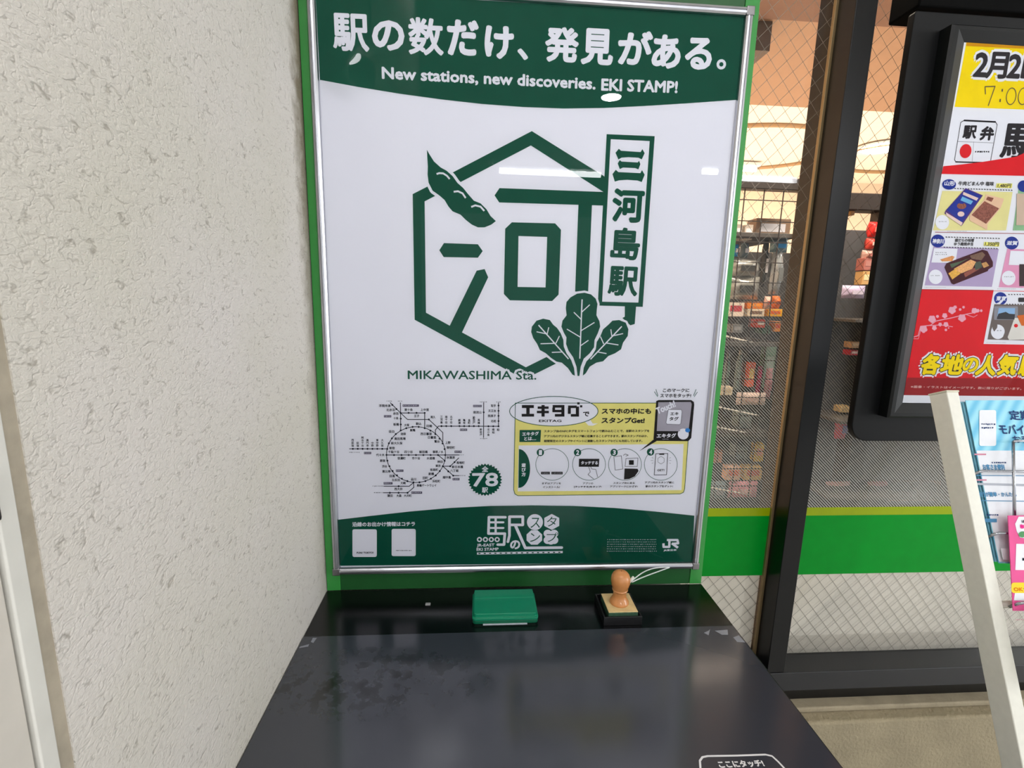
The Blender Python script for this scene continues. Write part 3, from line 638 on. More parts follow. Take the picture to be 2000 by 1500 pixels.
for s in (('浮間舟渡', 472, 605, 132), ('北赤羽', 557, 655, 180), ('赤羽', 635, 695, 222), ('十条', 640, 695, 275), ('板橋', 637, 700, 346), ('東十条', 765, 860, 178), ('上中里', 950, 1045, 178), ('王子', 875, 935, 250), ('尾久', 1065, 1120, 262), ('大塚', 762, 818, 354), ('駒込', 897, 958, 338), ('田端', 1018, 1080, 364), ('巣鴨', 828, 888, 413), ('西日暮里', 950, 1078, 455), ('日暮里', 1035, 1128, 496), ('鶯谷', 1108, 1168, 542), ('上野', 1235, 1292, 556), ('御徒町', 1250, 1343, 612), ('目白', 588, 648, 428), ('池袋', 720, 780, 455), ('高田馬場', 650, 777, 510), ('新大久保', 612, 740, 562), ('新宿', 592, 652, 618), ('千駄ケ谷', 580, 705, 662), ('四ツ谷', 765, 860, 662), ('飯田橋', 935, 1030, 662), ('御茶ノ水', 1090, 1210, 662), ('信濃町', 685, 777, 735), ('市ケ谷', 852, 944, 735), ('水道橋', 1020, 1113, 735), ('秋葉原', 1250, 1343, 727), ('代々木', 440, 535, 697), ('原宿', 483, 543, 763), ('渋谷', 508, 565, 828), ('恵比寿', 510, 605, 886), ('目黒', 595, 655, 940), ('五反田', 620, 712, 984), ('大崎', 720, 778, 1020), ('品川', 840, 898, 977), ('田町', 975, 1035, 962), ('新橋', 1042, 1103, 914), ('有楽町', 1060, 1150, 867), ('東京', 1122, 1180, 822), ('神田', 1143, 1203, 775), ('馬喰町', 1362, 1455, 786), ('新日本橋', 1310, 1437, 834), ('八丁堀', 1290, 1383, 878), ('越中島', 1205, 1297, 954), ('浜松町', 1085, 1175, 998), ('高輪ゲートウェイ', 908, 1130, 1047), ('西大井', 650, 742, 1088), ('蒲田', 568, 628, 1165), ('大森', 673, 730, 1165), ('大井町', 758, 847, 1165), ('取手', 1758, 1815, 132), ('天王台', 1728, 1815, 190), ('我孫子', 1722, 1815, 248), ('北柏', 1757, 1815, 308), ('南流山', 1555, 1648, 207)): mt(*s)
for s in (('西荻窪', 512, 606, 170), ('荻窪', 545, 606, 228), ('阿佐ケ谷', 484, 606, 284), ('高円寺', 512, 606, 340), ('中野', 545, 606, 397), ('東中野', 512, 606, 453), ('大久保', 512, 606, 510), ('三河島', 245, 340, 1190), ('南千住', 245, 340, 1245), ('北千住', 245, 340, 1302), ('綾瀬', 282, 345, 1396), ('亀有', 282, 345, 1451), ('金町', 282, 345, 1508), ('松戸', 250, 345, 1562), ('馬橋', 282, 345, 1618), ('新松戸', 390, 480, 1643), ('北小金', 390, 480, 1729), ('南柏', 390, 455, 1785), ('柏', 390, 425, 1840)): mt(*s, h=26, vert=True)
for x0, x1, y in ((560, 612, 80), (690, 745, 80), (1632, 1720, 90), (1820, 1875, 90), (1635, 1710, 510), (132, 250, 668), (1400, 1455, 698), (1400, 1455, 935), (400, 515, 1056), (415, 525, 1132)): t.marks(M(x0, 0)[0], M(x1, 0)[0], M(0, y)[1], 2.0, 3)
t.build('railway_map', NAVY, ps, 'small dark railway loop map with station names')
t = PR(1)
for x0, x1, y in ((743, 930, 130), (528, 613, 253), (1402, 1485, 408), (1553, 1652, 135), (300, 383, 675), (1340, 1422, 661), (667, 753, 878), (1317, 1398, 975), (525, 628, 1023), (843, 968, 1130)): t.poly([M(x0, y - 13), M(x1, y - 13), M(x1, y + 13), M(x0, y + 13)])
t.build('map_line_tags', mat('tag_grey_print', (92, 88, 108), .6), ps)
t = PR(2)
for x0, x1, y in ((743, 930, 130), (528, 613, 253), (1402, 1485, 408), (1553, 1652, 135), (300, 383, 675), (1340, 1422, 661), (667, 753, 878), (1317, 1398, 975), (525, 628, 1023), (843, 968, 1130)): t.marks(M(x0 + 8, 0)[0], M(x1 - 12, 0)[0], M(0, y)[1], 2.0, 3)
t.build('map_tag_lettering', WHITE, ps)
# burst badge
t = PR(1); cx, cy = M(1690, 982); pts = []
for k in range(64): r = 33.5 if k % 2 == 0 else 30; a = k * math.pi / 32; pts.append((cx + r * math.cos(a), cy + r * .95 * math.sin(a)))
t.poly(pts).build('burst_badge', DG, ps, 'dark green serrated badge')
t = PR(2); t.text('78', M(1548, 1055), M(1835, 1050), 25, .04, True).text('全', M(1655, 890), M(1725, 890), 10.5, .04).text('駅', M(1655, 1130), M(1722, 1130), 10, .03)
t.build('badge_lettering', WHITE, ps)

# instruction panel
def I(x, y): return (990 + .195 * x, 750 + .195 * y)
def IP(p): return [I(*q) for q in p]
outer = [(85, 190), (1860, 190), (1815, 560), (1780, 1050), (1768, 1085), (1735, 1100), (110, 1118), (80, 1100), (68, 1060)]
t = PR(1); t.poly(IP(outer)).build('panel_yellow', YEL, ps, 'pale yellow instruction panel')
t = PR(2); t.poly(IP([(118, 615), (1770, 600), (1748, 1062), (108, 1075)])).poly([I(470 + 443 * math.cos(a * math.pi / 24), 272 + 148 * math.sin(a * math.pi / 24)) for a in range(48)]).poly(IP([(780, 375), (815, 415), (860, 418), (912, 395), (860, 395), (835, 360)]))
t.build('panel_white', WHITE, ps)
t = PR(3)
t.line(IP(outer), 1.2, True); t.line([I(470 + 443 * math.cos(a * math.pi / 24), 272 + 148 * math.sin(a * math.pi / 24)) for a in range(48)], 1.3, True)
for cx in (454, 822, 1182, 1541): t.line([I(cx + 165 * math.cos(a * math.pi / 20), 805 + 158 * math.sin(a * math.pi / 20)) for a in range(40)], .9, True)
t.poly(IP([(128, 460), (342, 460), (335, 580), (125, 580)])); t.poly([I(*q) for q in [(120, 650)] + [(118 + 115 * math.sin(a * math.pi / 16), 845 - 195 * math.cos(a * math.pi / 16)) for a in range(17)] + [(115, 1042)]])
for cx, cy in ((335, 685), (707, 685), (1073, 685), (1438, 680)): t.poly([I(cx + 37 * math.cos(a * math.pi / 10), cy + 37 * math.sin(a * math.pi / 10)) for a in range(20)])
t.line(IP([(1475, 75), (1510, 128)]), 1.0); t.line(IP([(1492, 52), (1512, 118)]), 1.0); t.line(IP([(1895, 52), (1868, 118)]), 1.0); t.line(IP([(1908, 80), (1875, 128)]), 1.0)
t.build('panel_linework', DG, ps)
t = PR(4)
def R4(x0, y0, x1, y1): t.poly(IP([(x0, y0), (x1, y0), (x1, y1), (x0, y1)]))
# blocky logotype built from bars
R4(150, 210, 270, 240); R4(194, 240, 228, 298); R4(148, 298, 272, 326)
R4(308, 224, 418, 248); R4(300, 268, 420, 292); R4(346, 210, 378, 326)
R4(458, 210, 576, 236); R4(455, 236, 482, 280); R4(545, 236, 576, 326); R4(458, 258, 560, 282); R4(480, 300, 576, 326)
R4(612, 215, 700, 240); R4(610, 240, 640, 298); R4(690, 225, 722, 326); R4(640, 300, 722, 326); R4(704, 182, 728, 204); R4(732, 212, 755, 234)
t.text('で', I(762, 322), I(822, 322), 8.5, .05)
t.text('EKITAG', I(322, 380), I(545, 380), 4.6, .04, True)
t.text('スマホの中にも', I(950, 298), I(1440, 298), 10.5, .05).text('スタンプGet!', I(948, 390), I(1375, 390), 10.5, .05)
t.text('スタンプ台のNFCタグをスマートフォンで読み込むことで、当駅のスタンプを', I(372, 484), I(1425, 480), 4.6, .03)
t.text('アプリ内のデジタルスタンプ帳に収集することができます。駅のスタンプのほか、', I(372, 534), I(1410, 532), 4.6, .03)
t.text('期間限定のスタンプやイベントに連動したスタンプなどにも対応しています。', I(372, 582), I(1355, 580), 4.6, .03)
t.text('このマークに', I(1562, 80), I(1825, 80), 6.8, .03).text('スマホをタッチ!', I(1535, 134), I(1842, 134), 7.2, .03)
t.text('まずはアプリを', I(352, 1003), I(540, 1003), 3.6, .03).text('インストール!', I(360, 1042), I(528, 1042), 4.2, .03)
t.text('アプリの', I(760, 1003), I(862, 1003), 3.6, .03).text('[タッチする]をタップ!', I(672, 1040), I(945, 1040), 4.2, .03)
t.text('スタンプ台にある', I(1065, 1000), I(1278, 1000), 3.8, .03).text('アプリマークにかざす!', I(1032, 1035), I(1308, 1035), 4.0, .03)
t.text('アプリ内のスタンプ帳に', I(1380, 996), I(1672, 996), 4.2, .03).text('駅のスタンプをゲット!', I(1388, 1034), I(1660, 1034), 4.2, .03)
t.poly([I(1495 + 0, 170)] + IP([(1520, 160), (1845, 160), (1872, 180), (1875, 210), (1845, 540), (1815, 572), (1480, 568), (1468, 550)])).poly(IP([(1468, 555), (1500, 570), (1325, 672)]))
t.poly(IP([(722, 748), (925, 748), (920, 828), (720, 828)])); t.poly(IP([(1178, 845), (1308, 848), (1318, 870), (1280, 925), (1225, 950), (1172, 955)]))
t.line(IP([(1070, 728), (1145, 718), (1160, 850), (1085, 862)]), .8, True); t.line(IP([(1192, 745), (1312, 740), (1305, 825), (1182, 825)]), .8, True); R4(1222, 762, 1270, 808)
t.line(IP([(1490, 698), (1610, 695), (1598, 908), (1475, 910)]), 1.1, True); t.line([I(1543 + 36 * math.cos(a * math.pi / 3 + math.pi / 6), 762 + 38 * math.sin(a * math.pi / 3 + math.pi / 6)) for a in range(6)], .6, True)
R4(1525, 698, 1575, 708); t.text('GET!', I(1505, 872), I(1575, 872), 3.8, .04, True)
for s_ in ((1450, 735, 1466, 742), (1440, 765, 1462, 765), (1450, 795, 1464, 788), (1640, 735, 1626, 742), (1645, 765, 1624, 765), (1640, 795, 1626, 788)): t.line(IP([s_[:2], s_[2:]]), .5)
t.line(IP([(815, 815), (835, 880), (812, 905), (868, 950)]), .8); t.line(IP([(835, 820), (850, 850), (890, 855), (908, 930)]), .8); t.line(IP([(1165, 715), (1185, 700), (1215, 712), (1190, 722)]), .9)
R4(342, 878, 430, 904); R4(446, 878, 558, 904)
t.build('panel_lettering', BLACKP, ps)
t = PR(5)
t.text('エキタグ', I(155, 518), I(318, 512), 7, .05).text('とは…', I(175, 564), I(290, 560), 6.5, .05)
for i, ch in enumerate('遊び方'): t.text(ch, I(148, 830 + i * 46), I(186, 830 + i * 46), 7.2, .05)
for ch, cx, cy in (('1', 335, 685), ('2', 707, 685), ('3', 1073, 685), ('4', 1438, 680)): t.text(ch, I(cx - 13, cy + 22), I(cx + 13, cy + 22), 8.6, .06)
t.text('タッチする', I(742, 805), I(908, 805), 6.5, .04)
t.text('エキタグ', I(1500, 538), I(1690, 535), 8, .05)
t.marks(I(1555, 0)[0], I(1620, 0)[0], I(0, 552)[1], 1.4, 1.8)
t.poly([I(1765 + 55 * math.cos(a * math.pi / 12), 500 + 55 * math.sin(a * math.pi / 12)) for a in range(24)])
t.marks(I(352, 0)[0], I(425, 0)[0], I(0, 892)[1], 1.6, 2).marks(I(455, 0)[0], I(552, 0)[0], I(0, 892)[1], 1.6, 2)
t.build('panel_white_lettering', WHITE, ps)
t = PR(5); t.poly(IP([(1515, 182), (1840, 178), (1850, 200), (1818, 460), (1800, 472), (1500, 470)])).build('touch_pad_picture', mat('pad_grey_print', (176, 172, 184), .5), ps)
t = PR(6); t.poly(IP([(1615, 255), (1745, 255), (1752, 275), (1740, 395), (1725, 405), (1600, 400), (1592, 385)])); t.text('Touch!', I(1508, 300), I(1690, 222), 13, .05, True); t.line(IP([(1750, 470), (1790, 468), (1785, 532), (1748, 532)]), .5, True)
t.build('touch_pad_tile', WHITE, ps)
t = PR(7); t.line(IP([(1615, 255), (1745, 255), (1752, 275), (1740, 395), (1725, 405), (1600, 400), (1592, 385)]), .6, True); t.text('エキ', I(1635, 312), I(1715, 312), 6, .04).text('タグ', I(1625, 365), I(1715, 365), 7, .04)
t.build('touch_pad_lettering', BLACKP, ps)
t = PR(7); t.poly([I(1808 + 24 * math.cos(a * math.pi / 12), 462 + 22 * math.sin(a * math.pi / 12)) for a in range(24)]).build('blue_dot', mat('blue_print', (60, 140, 214), .6), ps)

# footer
def Fo(x, y): return (640 + .2 * x, 970 + .2 * y)
def Gg(x, y): return (1000 + .2 * x, 970 + .2 * y)
t = PR(2)
t.text('沿線のお出かけ情報はコチラ', Fo(242, 292), Fo(852, 286), 8.5, .04)
for x0, y0, x1, y1 in ((242, 318, 480, 588), (625, 314, 860, 580)): t.poly(rrect(*Fo(x0, y0), *Fo(x1, y1), 3.5))
# logotype drawn as rounded strokes
for q in ([(1735, 200), (1575, 200), (1570, 360), (1730, 360), (1722, 468), (1660, 468)], [(1640, 200), (1640, 355)], [(1575, 250), (1715, 250)], [(1575, 305), (1715, 305)],
          [(1760, 440), (1775, 380), (1775, 195), (1905, 195), (1905, 275), (1790, 275)]): t.line([Fo(*p) for p in q], 5.2 if len(q) > 3 else 4.2, cap=True)
t.line([Fo(1835, 285), Fo(1930, 500), Gg(485, 497)], 5.6, cap=True)
for x in (1482, 1540, 1598, 1655): t.line([Fo(x + 19 * math.cos(a * math.pi / 6), 418 + 19 * math.sin(a * math.pi / 6)) for a in range(12)], 2.6, True)
t.text('の', Fo(1785, 510), Fo(1875, 508), 16, .06)
t.text('JR-EAST', Fo(1458, 486), Fo(1628, 483), 5.2, .05, True).text('EKI STAMP', Fo(1455, 528), Fo(1668, 524), 5.4, .05, True)
t.line([Fo(1458, 555), Gg(495, 540)], 4.6)
t.poly([Gg(224 + 78 * math.cos(a * math.pi / 16), 248 + 78 * math.sin(a * math.pi / 16)) for a in range(32)])
t.poly([Gg(388 + 84 * math.sin(a * math.pi / 3), 246 + 78 * math.cos(a * math.pi / 3)) for a in range(6)])
t.poly([Gg(218 + 82 * math.cos(a * math.pi / 4 + math.pi / 8), 398 + 76 * math.sin(a * math.pi / 4 + math.pi / 8)) for a in range(8)])
for dx, dy in ((-32, -32), (32, -32), (-32, 32), (32, 32), (0, 0), (0, 38)): t.poly([Gg(380 + dx + 40 * math.cos(a * math.pi / 10), 392 + dy + 38 * math.sin(a * math.pi / 10)) for a in range(20)])
# operator logotype
t.line([Gg(1537, 422), Gg(1535, 490), Gg(1480, 490), Gg(1478, 455)], 4.6)
t.line([Gg(1512, 423), Gg(1615, 423), Gg(1622, 455), Gg(1560, 460)], 4.4); t.line([Gg(1560, 455), Gg(1620, 498)], 4.6)
t.text('JR東日本', Gg(1480, 535), Gg(1605, 531), 4.0, .05)
for k, v in enumerate((420, 443, 466, 489, 512, 535)): t.marks(Gg(932 - k, 0)[0], Gg(1412, 0)[0], Gg(0, v)[1] - .2 * k * .5, 1.8, 3.3)
t.build('footer_lettering', WHITE, ps, 'white footer lettering and logotypes')
t = PR(3)
t.text('FUN! TOKYO!', Fo(285, 556), Fo(447, 554), 3.4, .06, True); t.marks(Fo(668, 0)[0], Fo(820, 0)[0], Fo(0, 526)[1], 2.2, 3)
t.build('card_caption', NAVY, ps)
t = PR(3)
t.text('ス', Gg(180, 305), Gg(272, 305), 20, .0).text('タ', Gg(338, 290), Gg(432, 290), 19, .0).text('ン', Gg(175, 440), Gg(272, 440), 17, .0).text('プ', Gg(335, 440), Gg(445, 440), 18, .0)
for k in range(20):
    a = Fo(1462 + 52 * k, 553.5 - k * .75); t.poly([(a[0] + 2, a[1] - 1), (a[0] + 6, a[1] - 1), (a[0] + 6, a[1] + 1.1), (a[0] + 2, a[1] + 1.1)])
t.build('logotype_cutouts', DG, ps)

# ------------------------------------------------------------------ desk, mat and what lies on it
dk = thing('stamp_desk', (.29, -.25, FLOOR), 'black laminate stamping desk against the green board and cream wall', 'desk')
DX0, DX1 = XL + .0004, .6022
box('desk_top', DX0, DX1, -.56, -.0004, ZD - .03, ZD, BLACK_TOP, dk, .0008)
box('side_panel', DX0 + .01, DX0 + .035, -.54, -.01, FLOOR, ZD - .03, BLK, dk)
box('side_panel', DX1 - .035, DX1 - .01, -.54, -.01, FLOOR, ZD - .03, BLK, dk)
box('back_panel', DX0 + .035, DX1 - .035, -.03, -.01, FLOOR, ZD - .03, BLK, dk)
box('screw_cap', .1385, .1465, -.0445, -.0385, ZD, ZD + .0018, mat('cap_grey', (150, 150, 150), .5), dk, .0015)
sheet = box('desk_mat', DX0 + .001, DX1 - .0022, -.558, -.1092, ZD, ZD + .0012, MAT_TOP, None, .0003)
tag(sheet, 'large dark grey slightly stained mat covering the front of the black desk', 'mat')
ZM = Z(ZD + .0012)
tw = Print(ZM, .0001)
for q in ([(1384, 1232), (1387, 1229), (1384, 1241), (1375, 1236)], [(1396, 1232), (1421, 1230), (1422, 1240), (1410, 1240)], [(1432, 1245), (1443, 1241), (1456, 1255), (1440, 1254)], [(611, 1246), (619, 1246), (612, 1256), (607, 1254)], [(586, 1263), (604, 1258), (602, 1263), (584, 1266)]): tw.poly(q)
tw.build('tape_residue', mat('tape_residue', (128, 130, 138), .5), sheet)
tw = Print(ZM, .00015)
tw.line([(1372, 1540), (1368, 1500), (1367, 1486), (1372, 1479), (1382, 1477), (1440, 1476), (1495, 1474), (1508, 1477), (1520, 1488), (1535, 1504), (1560, 1540)], 4)
tw.text('ここにタッチ!', (1407, 1500), (1494, 1497), 13, .05)
tw.build('touch_mark', mat('mark_white', (214, 214, 216), .5), sheet, 'white outlined touch mark with lettering')

# green ink pad case
pd = thing('ink_pad_case', (.262, -.062, ZD), 'closed green plastic ink pad case on the back of the desk', 'ink pad')
PG = mat('ink_pad_green', (0, 128, 92), .3); PG2 = mat('ink_pad_green_dark', (0, 96, 66), .35)
x0, x1, y0, y1 = .2125, .3098, -.0905, -.0275
def rr3(x0, x1, y0, y1, r, z, n=5):
    p = []
    for cx, cy, a in ((x1 - r, y1 - r, 0), (x0 + r, y1 - r, 90), (x0 + r, y0 + r, 180), (x1 - r, y0 + r, 270)):
        for k in range(n + 1): q = math.radians(a + 90 * k / n); p.append((cx + r * math.cos(q), cy + r * math.sin(q), z))
    return p
def shell(name, rings, m, parent, sm=True):
    b = MB(); n = len(rings[0])
    for r in rings: b.v += r
    b.f.append(tuple(range(n))[::-1])
    for k in range(len(rings) - 1):
        for j in range(n): b.f.append((k * n + j, k * n + (j + 1) % n, (k + 1) * n + (j + 1) % n, (k + 1) * n + j))
    b.f.append(tuple((len(rings) - 1) * n + j for j in range(n)))
    o = b.build(name, m, parent)
    if sm:
        bv = o.modifiers.new('bevel', 'BEVEL'); bv.width = .0007; bv.segments = 3; bv.limit_method = 'ANGLE'; o.data.polygons.foreach_set('use_smooth', [True] * len(o.data.polygons)); o.modifiers.new('wn', 'WEIGHTED_NORMAL')
    return o
shell('case_base', [rr3(x0, x1, y0, y1, .005, ZD), rr3(x0, x1, y0, y1, .005, ZD + .0052)], PG2, pd)
shell('case_lid', [rr3(x0 - .0005, x1 + .0005, y0 - .0005, y1, .005, ZD + .0055), rr3(x0 - .0005, x1 + .0005, y0 - .0005, y1, .005, ZD + .0090), rr3(x0 + .0015, x1 - .0015, y0 + .0020, y1 - .002, .005, ZD + .0092), rr3(x0 + .0018, x1 - .0018, y0 + .0024, y1 - .0022, .0045, ZD + .0150)], PG, pd)
# raised rear step of the lid
b = MB(); zt = ZD + .0150
b.prism([(x0 + .0025, y1 - .024, zt), (x0 + .0025, y1 - .021, zt + .0012), (x0 + .0025, y1 - .003, zt + .0012), (x0 + .0025, y1 - .0025, zt)], (x1 - x0 - .005, 0, 0))
b.build('lid_step', PG, pd, .0004)
box('paper_slip', .228, .2935, -.0935, -.07, ZD, ZD + .0005, mat('slip_grey', (190, 194, 204), .6), None, label='thin pale paper slip under the green ink pad case', cat='paper')

# stamp tray and stamp
TBK = mat('tray_black', (14, 14, 16), .4)
tr = thing('stamp_tray', (.4355, -.072, ZD), 'small square black open tray holding the wooden stamp', 'tray')
a0, a1, c0, c1, th, tz = .4062, .4640, -.1012, -.0430, .0025, .0140
box('tray_floor', a0 + th, a1 - th, c0 + th, c1 - th, ZD, ZD + .003, TBK, tr)
for q in ((a0, a1, c0, c0 + th), (a0, a1, c1 - th, c1), (a0, a0 + th, c0 + th, c1 - th), (a1 - th, a1, c0 + th, c1 - th)): box('tray_side', *q, ZD, ZD + tz, TBK, tr, .0006)
sx, sy = .4358, -.0745
st = thing('wooden_stamp', (sx, sy, ZD + .003), 'wooden hand stamp with a round knob handle standing in the black tray', 'stamp')
WD = mat('stamp_wood', (206, 138, 80), .3, noise=(60, .12), coat=.4); WB = mat('stamp_plate_wood', (226, 198, 142), .5, noise=(90, .12))
box('rubber_face', sx - .0215, sx + .0215, sy - .0235, sy + .0215, ZD + .003, ZD + .0075, mat('inked_rubber', (14, 52, 36), .6, noise=(200, .3)), st)
box('inked_edge', sx - .0222, sx + .0222, sy - .0242, sy + .0220, ZD + .0075, ZD + .0192, mat('inked_wood', (44, 78, 56), .6, noise=(180, .4)), st, .0008)
box('stamp_plate', sx - .0222, sx + .0222, sy - .0240, sy + .0220, ZD + .0192, ZD + .0205, WB, st, .0008)
h0 = ZD + .0205
b = MB(); b.lathe([(.0140, 0), (.0146, .0012), (.0144, .003), (.0128, .006), (.0105, .0095), (.0098, .013), (.0100, .0175), (.0106, .0212), (.0117, .0216), (.0118, .0225), (.0108, .0228), (.0112, .0245), (.0130, .0285), (.0143, .034), (.0145, .0385), (.0140, .0425), (.0125, .0465), (.0098, .0497), (.0062, .0518), (.0025, .0526), (.0002, .0527)], (sx, sy - .001, h0), 48)
b.build('handle', WD, st, smooth=True)
b = MB(); b.lathe([(.0001, .0525), (.0008, .0528), (.0008, .0530), (.0001, .0530)], (sx, sy - .002, h0), 12); b.build('screw_plug', mat('plug_dark', (120, 70, 40), .5), st)
# tether: white coil-like cord looping from the knob to the frame
cc = thing('tether_cord', (sx + .0145, sy, h0 + .03), 'thin clear white tether cord looped from the stamp knob toward the poster frame', 'cord')
CW = mat('cord_white', (214, 218, 216), .35)
kz = at(1232, 1136, 1, -.078); e_ = at(1308, 1108, 1, -.018); e2 = at(1300, 1118, 1, -.020)
def bez(p0, p1, p2, p3, n=24): return [p0 * (1 - s) ** 3 + p1 * 3 * s * (1 - s) ** 2 + p2 * 3 * s * s * (1 - s) + p3 * s ** 3 for s in [k / n for k in range(n + 1)]]
top = bez(kz, at(1250, 1122, 1, -.07), at(1262, 1106, 1, -.04), e_); bot = bez(kz + Vector((.002, 0, -.001)), at(1256, 1126, 1, -.07), at(1276, 1120, 1, -.04), e_)
b = MB(); b.tube(top, .0009, 8); b.build('cord_strand', CW, cc, smooth=True)
b = MB(); b.tube(bot, .0009, 8); b.build('cord_strand', CW, cc, smooth=True)
b = MB(); b.tube([at(1227, 1139, 1, -.0775), at(1238, 1127, 1, -.0775)], .0024, 10); b.build('crimp_sleeve', mat('sleeve_white', (224, 224, 214), .5), cc, smooth=True)

# ------------------------------------------------------------------ black poster case on the right
cs = thing('poster_case', (1.25, .0, .2), 'black framed poster case with rounded corners hung in front of the right window', 'poster case')
def case_plate():
    x0, x1, z0, z1, r = .8315, 1.75, .2110, .8470, .03
    pts = []
    for cx, cz, a, r in ((x1 - .004, z1 - .004, 0, .004), (x0 + .004, z1 - .004, 90, .004), (x0 + r, z0 + r, 180, r), (x1 - r, z0 + r, 270, r)):
        for k in range(9): q = math.radians(a + 90 * k / 8); pts.append((cx + r * math.cos(q), 0, cz + r * math.sin(q)))
    b = MB(); b.prism(pts, (0, .012, 0)); b.build('case_plate', mat('case_black', (9, 10, 12), .5, spec=.22), cs, .0015)
case_plate()
for x, z in ((.93, .3), (.93, .75), (1.65, .3), (1.65, .75)): box('bracket', x - .02, x + .02, .012, YG - .0005, z - .015, z + .015, BLK, cs)
fx0, fx1, fz0, fz1 = .8730, 1.70, .2560, .8230
ix0, ix1, iz0, iz1 = .9010, 1.672, .2795, .8040
def case_rail(o0, o1, i0, i1):
    b = MB(); prof = ((0, 0.0), (0, -.018), (.12, -.0205), (.35, -.0205), (1, -.0125), (1, -.010))
    n = len(prof)
    for o_, i_ in ((o0, i0), (o1, i1)):
        a = Vector(o_); c = Vector(i_)
        for f, y in prof: q = a + (c - a) * f; b.v.append((q.x, y, q.y))
    for k in range(n - 1): b.f.append((k, n + k, n + k + 1, k + 1))
    b.build('snap_rail', mat('snap_frame_black', (10, 12, 13), .4, spec=.3), cs)
O_ = [(fx0, fz0), (fx0, fz1), (fx1, fz1), (fx1, fz0)]; I_ = [(ix0, iz0), (ix0, iz1), (ix1, iz1), (ix1, iz0)]
for k in range(4): j = (k + 1) % 4; case_rail(O_[k], O_[j], I_[k], I_[j])
FPY = -.0122
bp = box('bento_poster', ix0 - .0005, ix1 + .0005, FPY, -.0104, iz0 - .0005, iz1 + .0005, WHITE, None)
tag(bp, 'red yellow and white lunch box fair poster inside the black case', 'poster')
FP = Y(FPY)
def QR(k=1): return Print(FP, .00012 * k)
def Q(x, y): return (1700 + .15 * x, .15 * y)              # crops of the right hand poster
def Q2(x, y): return (1700 + .15 * x, 225 + .15 * y)
def Q3(x, y): return (1700 + .15 * x, 450 + .15 * y)
def Q4(x, y): return (1650 + .175 * x, 650 + .175 * y)
YL = mat('yellow_print', (250, 222, 0), .6); RD = mat('red_print', (226, 34, 44), .6); RDD = mat('deep_red_print', (160, 36, 40), .6); BL = mat('blue_badge_print', (36, 56, 150), .6)
OC = mat('yellow_ochre_print', (214, 150, 10), .6)
QR().poly([Q(1250, 545), (2100, 88), (2100, 218), Q(1095, 1392)]).build('yellow_header', YL, bp)
QR(2).poly([Q(1252, 545), (2100, 86), (2100, 100), Q(1245, 600)]).build('ochre_strip', OC, bp)
txt = (('2', 1335, 690, 1495, 990), ('月', 1490, 685, 1750, 1010), ('2', 1770, 712, 1925, 1008), ('1', 1955, 722, 2060, 1010))
t = QR(3)
for ch, x0_, y0_, x1_, y1_ in txt: t.text(ch, Q(x0_, y1_), Q(x1_, y1_ + 8), (y1_ - y0_) * .15, .16)
t.build('date_outline', WHITE, bp)
t = QR(4)
for ch, x0_, y0_, x1_, y1_ in txt: t.text(ch, Q(x0_, y1_), Q(x1_, y1_ + 8), (y1_ - y0_) * .15, .045)
t.build('date_lettering', mat('grey_black_print', (52, 48, 52), .6), bp)
t = QR(3)
t.line([Q(1495, 1230), Q(1490, 1130), Q(1620, 1125), Q(1530, 1380)], 1.7).line([Q(1715, 1160), Q(1712, 1195)], 2.6).line([Q(1688, 1290), Q(1684, 1330)], 2.6)
for cx in (1830, 1985): t.line([Q(cx + 62 * math.cos(a * math.pi / 12) + 12 * -math.sin(a * math.pi / 12), 1255 + 108 * math.sin(a * math.pi / 12)) for a in range(24)], 1.5, True)
t.build('handwritten_time', mat('marker_brown', (70, 52, 40), .6), bp)
# bento logo box
t = QR(1)
t.line([Q2(*p) for p in ((1215, 70), (1630, 90), (1650, 125), (1560, 615), (1110, 605), (1095, 580), (1175, 95))], 1.2, True); t.line([Q2(1130, 342), Q2(1600, 362)], .5); t.line([Q2(1345, 345), Q2(1325, 600)], .4)
t.line([Q2(1215, 68), Q2(1630, 88)], 2.8); t.line([Q2(1105, 608), Q2(1530, 620)], 2.2)
t.text('駅', Q2(1200, 300), Q2(1365, 300), 24, .05).text('弁', Q2(1425, 320), Q2(1590, 320), 25, .06); t.marks(Q2(1362, 0)[0], Q2(1540, 0)[0], Q2(0, 478)[1], 4, 4)
t.text('駅', Q2(1680, 570), Q2(2330, 580), 68, .03)
t.build('logo_lettering', mat('brush_black_print', (40, 36, 42), .6), bp)
t = QR(2); t.poly([Q2(1238 + 76 * math.cos(a * math.pi / 16) + 8 * math.sin(-a * math.pi / 16), 468 + 92 * math.sin(a * math.pi / 16)) for a in range(32)]); 
t.poly([Q2(948, 665), Q2(1200, 640), Q2(1450, 610), Q2(1700, 570), (1985, 306), (2030, 285), (2100, 270), (2100, 346), Q2(925, 765)])
t.build('red_sun_and_wave', RD, bp)
